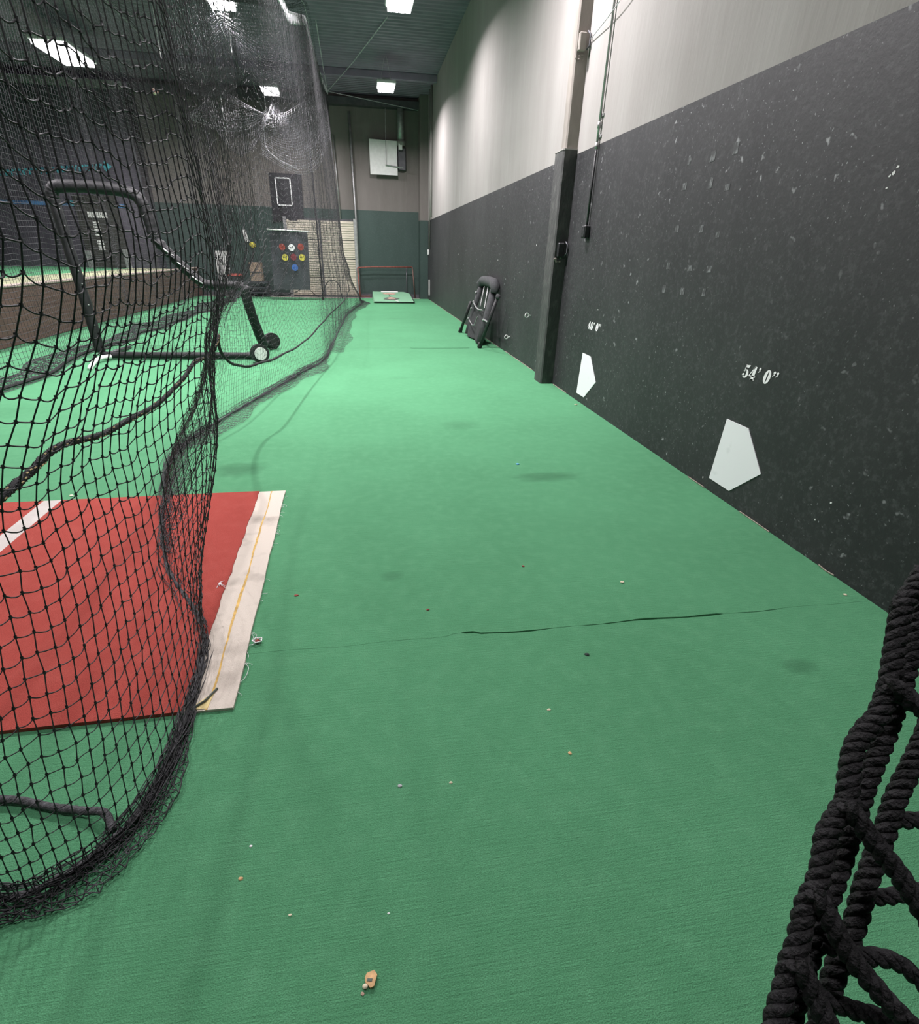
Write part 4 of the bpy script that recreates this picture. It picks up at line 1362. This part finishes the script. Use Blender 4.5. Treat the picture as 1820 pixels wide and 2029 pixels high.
C3 = lambda L, off=0: [cpt(x, y, dd(y)+off) for x, y in L]
cord(C3([(905, 60), (850, 150), (800, 220), (785, 300), (765, 430), (745, 560), (700, 690), (640, 760), (590, 850), (572, 960), (562, 1060)]), .0052)
cord(C3([(562, 1060), (520, 1130), (470, 1220), (455, 1330), (425, 1440), (385, 1520), (362, 1620), (345, 1700), (312, 1780), (292, 1880), (262, 1980), (235, 2100)]), .0050)
cord(C3([(905, 130), (862, 330), (805, 560), (730, 780), (650, 980), (585, 1180), (520, 1380), (440, 1600), (385, 1780), (330, 1960), (290, 2100)], .008), .0050, True)
cord(C3([(1010, 420), (930, 700), (858, 880), (775, 1050), (722, 1210), (645, 1420), (595, 1600), (518, 1790), (468, 1940), (428, 2100)], .016), .0052, True)
cord(C3([(740, 560), (790, 590), (850, 640), (930, 690)], -.004), .0052)
cord(C3([(555, 1075), (620, 1160), (690, 1260), (770, 1360), (850, 1480), (950, 1640)], -.004), .0049)
cord(C3([(420, 1455), (470, 1540), (530, 1660), (600, 1770), (690, 1880), (780, 1980), (880, 2080)], -.004), .0047)
cord(C3([(340, 1760), (390, 1840), (430, 1930), (490, 2050), (540, 2110)], -.004), .0049)
cord(C3([(720, 1130), (780, 1150), (840, 1148), (960, 1150)], .018), .0042)
cord(C3([(600, 1440), (660, 1478), (740, 1478), (830, 1462), (940, 1440)], .018), .0038)
cord(C3([(440, 1690), (520, 1700), (610, 1735), (700, 1742), (790, 1770), (874, 1840), (960, 1930)], .006), .0040)
cord(C3([(420, 1900), (500, 1935), (590, 1970), (700, 2000), (800, 2040), (900, 2060)], .006), .0040)
for (x, y) in ((738, 560), (560, 1070), (425, 1460), (345, 1750), (800, 600)):
    MB().blob(cpt(x+15, y+10, dd(y)), .0055, 9, 7, (1, 1, 1.1), jit=.15).build('knot', M['rope'], nn, True)

# ------------------------------------------------------------------ debris on the carpet
def scrap(name, x, y, s, m, label, cat, flat=.35, z=0):
    o = MB().blob((x, y, s*flat*.6+z), s, 9, 5, (1, random.uniform(.55, .95), flat), jit=.45).build(name, M[m])
    return tag(o, label, cat, 'scraps on the carpet')


wc = empty('broken_chip', (-.06, .565, 0), 'orange brown broken chip on the carpet at the bottom of the photo', 'scrap', 'scraps on the carpet')
ch = [(-.062, .578), (-.046, .581), (-.040, .572), (-.044, .562), (-.047, .553), (-.055, .551), (-.060, .557), (-.066, .562), (-.066, .572)]
MB().poly([(x, y, .002) for x, y in ch], (0, 0, .006)).build('body', M['chip'], wc)
MB().blob((-.066, .556, .005), .0065, 9, 6, (1, .8, .6)).build('pale_end', M['cream_bit'], wc, True)
MB().poly([(-.062, .563, .008), (-.052, .561, .008), (-.050, .566, .008), (-.061, .568, .008)], (0, 0, .0012)).build('dark_mark', M['dark_patch'], wc)
for args in (('thread_scrap', -.072, .546, .004, 'clay', 'tiny brown threads beside the orange chip', 'scrap'),
             ('red_scrap', -.36, 2.04, .010, 'red_bit', 'small red turf scrap right of the white mat strip', 'scrap'),
             ('red_scrap', .22, 1.86, .008, 'red_bit', 'small red scrap in the middle of the carpet above the slit', 'scrap'),
             ('chip_scrap', .57, 1.24, .007, 'cream_bit', 'small cream chip just below the carpet slit', 'scrap'),
             ('chip_scrap', .58, 1.06, .006, 'chip', 'small orange chip below the cream chip', 'scrap'),
             ('grey_scrap', .04, 1.02, .007, 'grey_bit', 'grey speck left of the pale speck on near carpet', 'scrap'),
             ('chip_scrap', .19, 1.01, .005, 'cream_bit', 'pale speck right of the grey speck on near carpet', 'scrap'),
             ('chip_scrap', -.37, .82, .006, 'chip', 'orange sliver near the net shadow at lower left', 'scrap'),
             ('grey_scrap', -.36, .90, .004, 'c_white', 'white speck above the orange sliver at lower left', 'scrap'),
             ('chip_scrap', -.24, .72, .004, 'cream_bit', 'cream sliver at lower left of the carpet', 'scrap'),
             ('red_scrap', .74, 2.16, .008, 'red_bit', 'dark red speck above the carpet slit', 'scrap'),
             ('paper_scrap', 1.18, 1.96, .012, 'cream_bit', 'small cream paper bit just above the carpet slit', 'scrap'),
             ('blue_scrap', 1.10, 3.57, .014, 'blue_bit', 'small bright blue scrap on the carpet', 'scrap'),
             ('dark_scrap', .81, 1.49, .010, 'dark_bit', 'dark green speck just below the carpet slit', 'scrap'),
             ('grey_scrap', -.01, .69, .003, 'c_white', 'tiny white speck low in the middle of the carpet', 'scrap'),
             ('chip_scrap', 2.20, 1.73, .009, 'cream_bit', 'cream crumb at the foot of the black wall', 'scrap'),
             ('chip_scrap', 2.20, 5.24, .018, 'cream_bit', 'cream crumb at the wall foot below the far home plate shape', 'scrap'),
             ('grey_scrap', -1.85, 3.30, .014, 'cream_bit', 'pale scrap behind the red mat', 'scrap')):
    scrap(*args)
tf = empty('thread_tangle', (-.48, 1.73, 0), 'knot of white and red thread beside the white mat strip', 'scrap', 'scraps on the carpet')
MB().blob((-.478, 1.73, .008), .010, 8, 6, (1, .8, .7), jit=.4).build('red_core', M['red_bit'], tf)
for k in range(5):
    a = k*1.26
    MB().tube(catmull([(-.478+.012*math.cos(a), 1.73+.01*math.sin(a), .008), (-.478+.02*math.cos(a+.7), 1.73+.016*math.sin(a+.7), .014), (-.478+.014*math.cos(a+1.6), 1.73+.013*math.sin(a+1.6), .012)], 8), .0025, 5).build('thread', M['c_white'], tf, True)
MB().tube(catmull([(-.485, 1.722, .006), (-.497, 1.712, .006), (-.506, 1.704, .012)], 8), .0018, 5).build('thread', M['c_white'], tf, True)
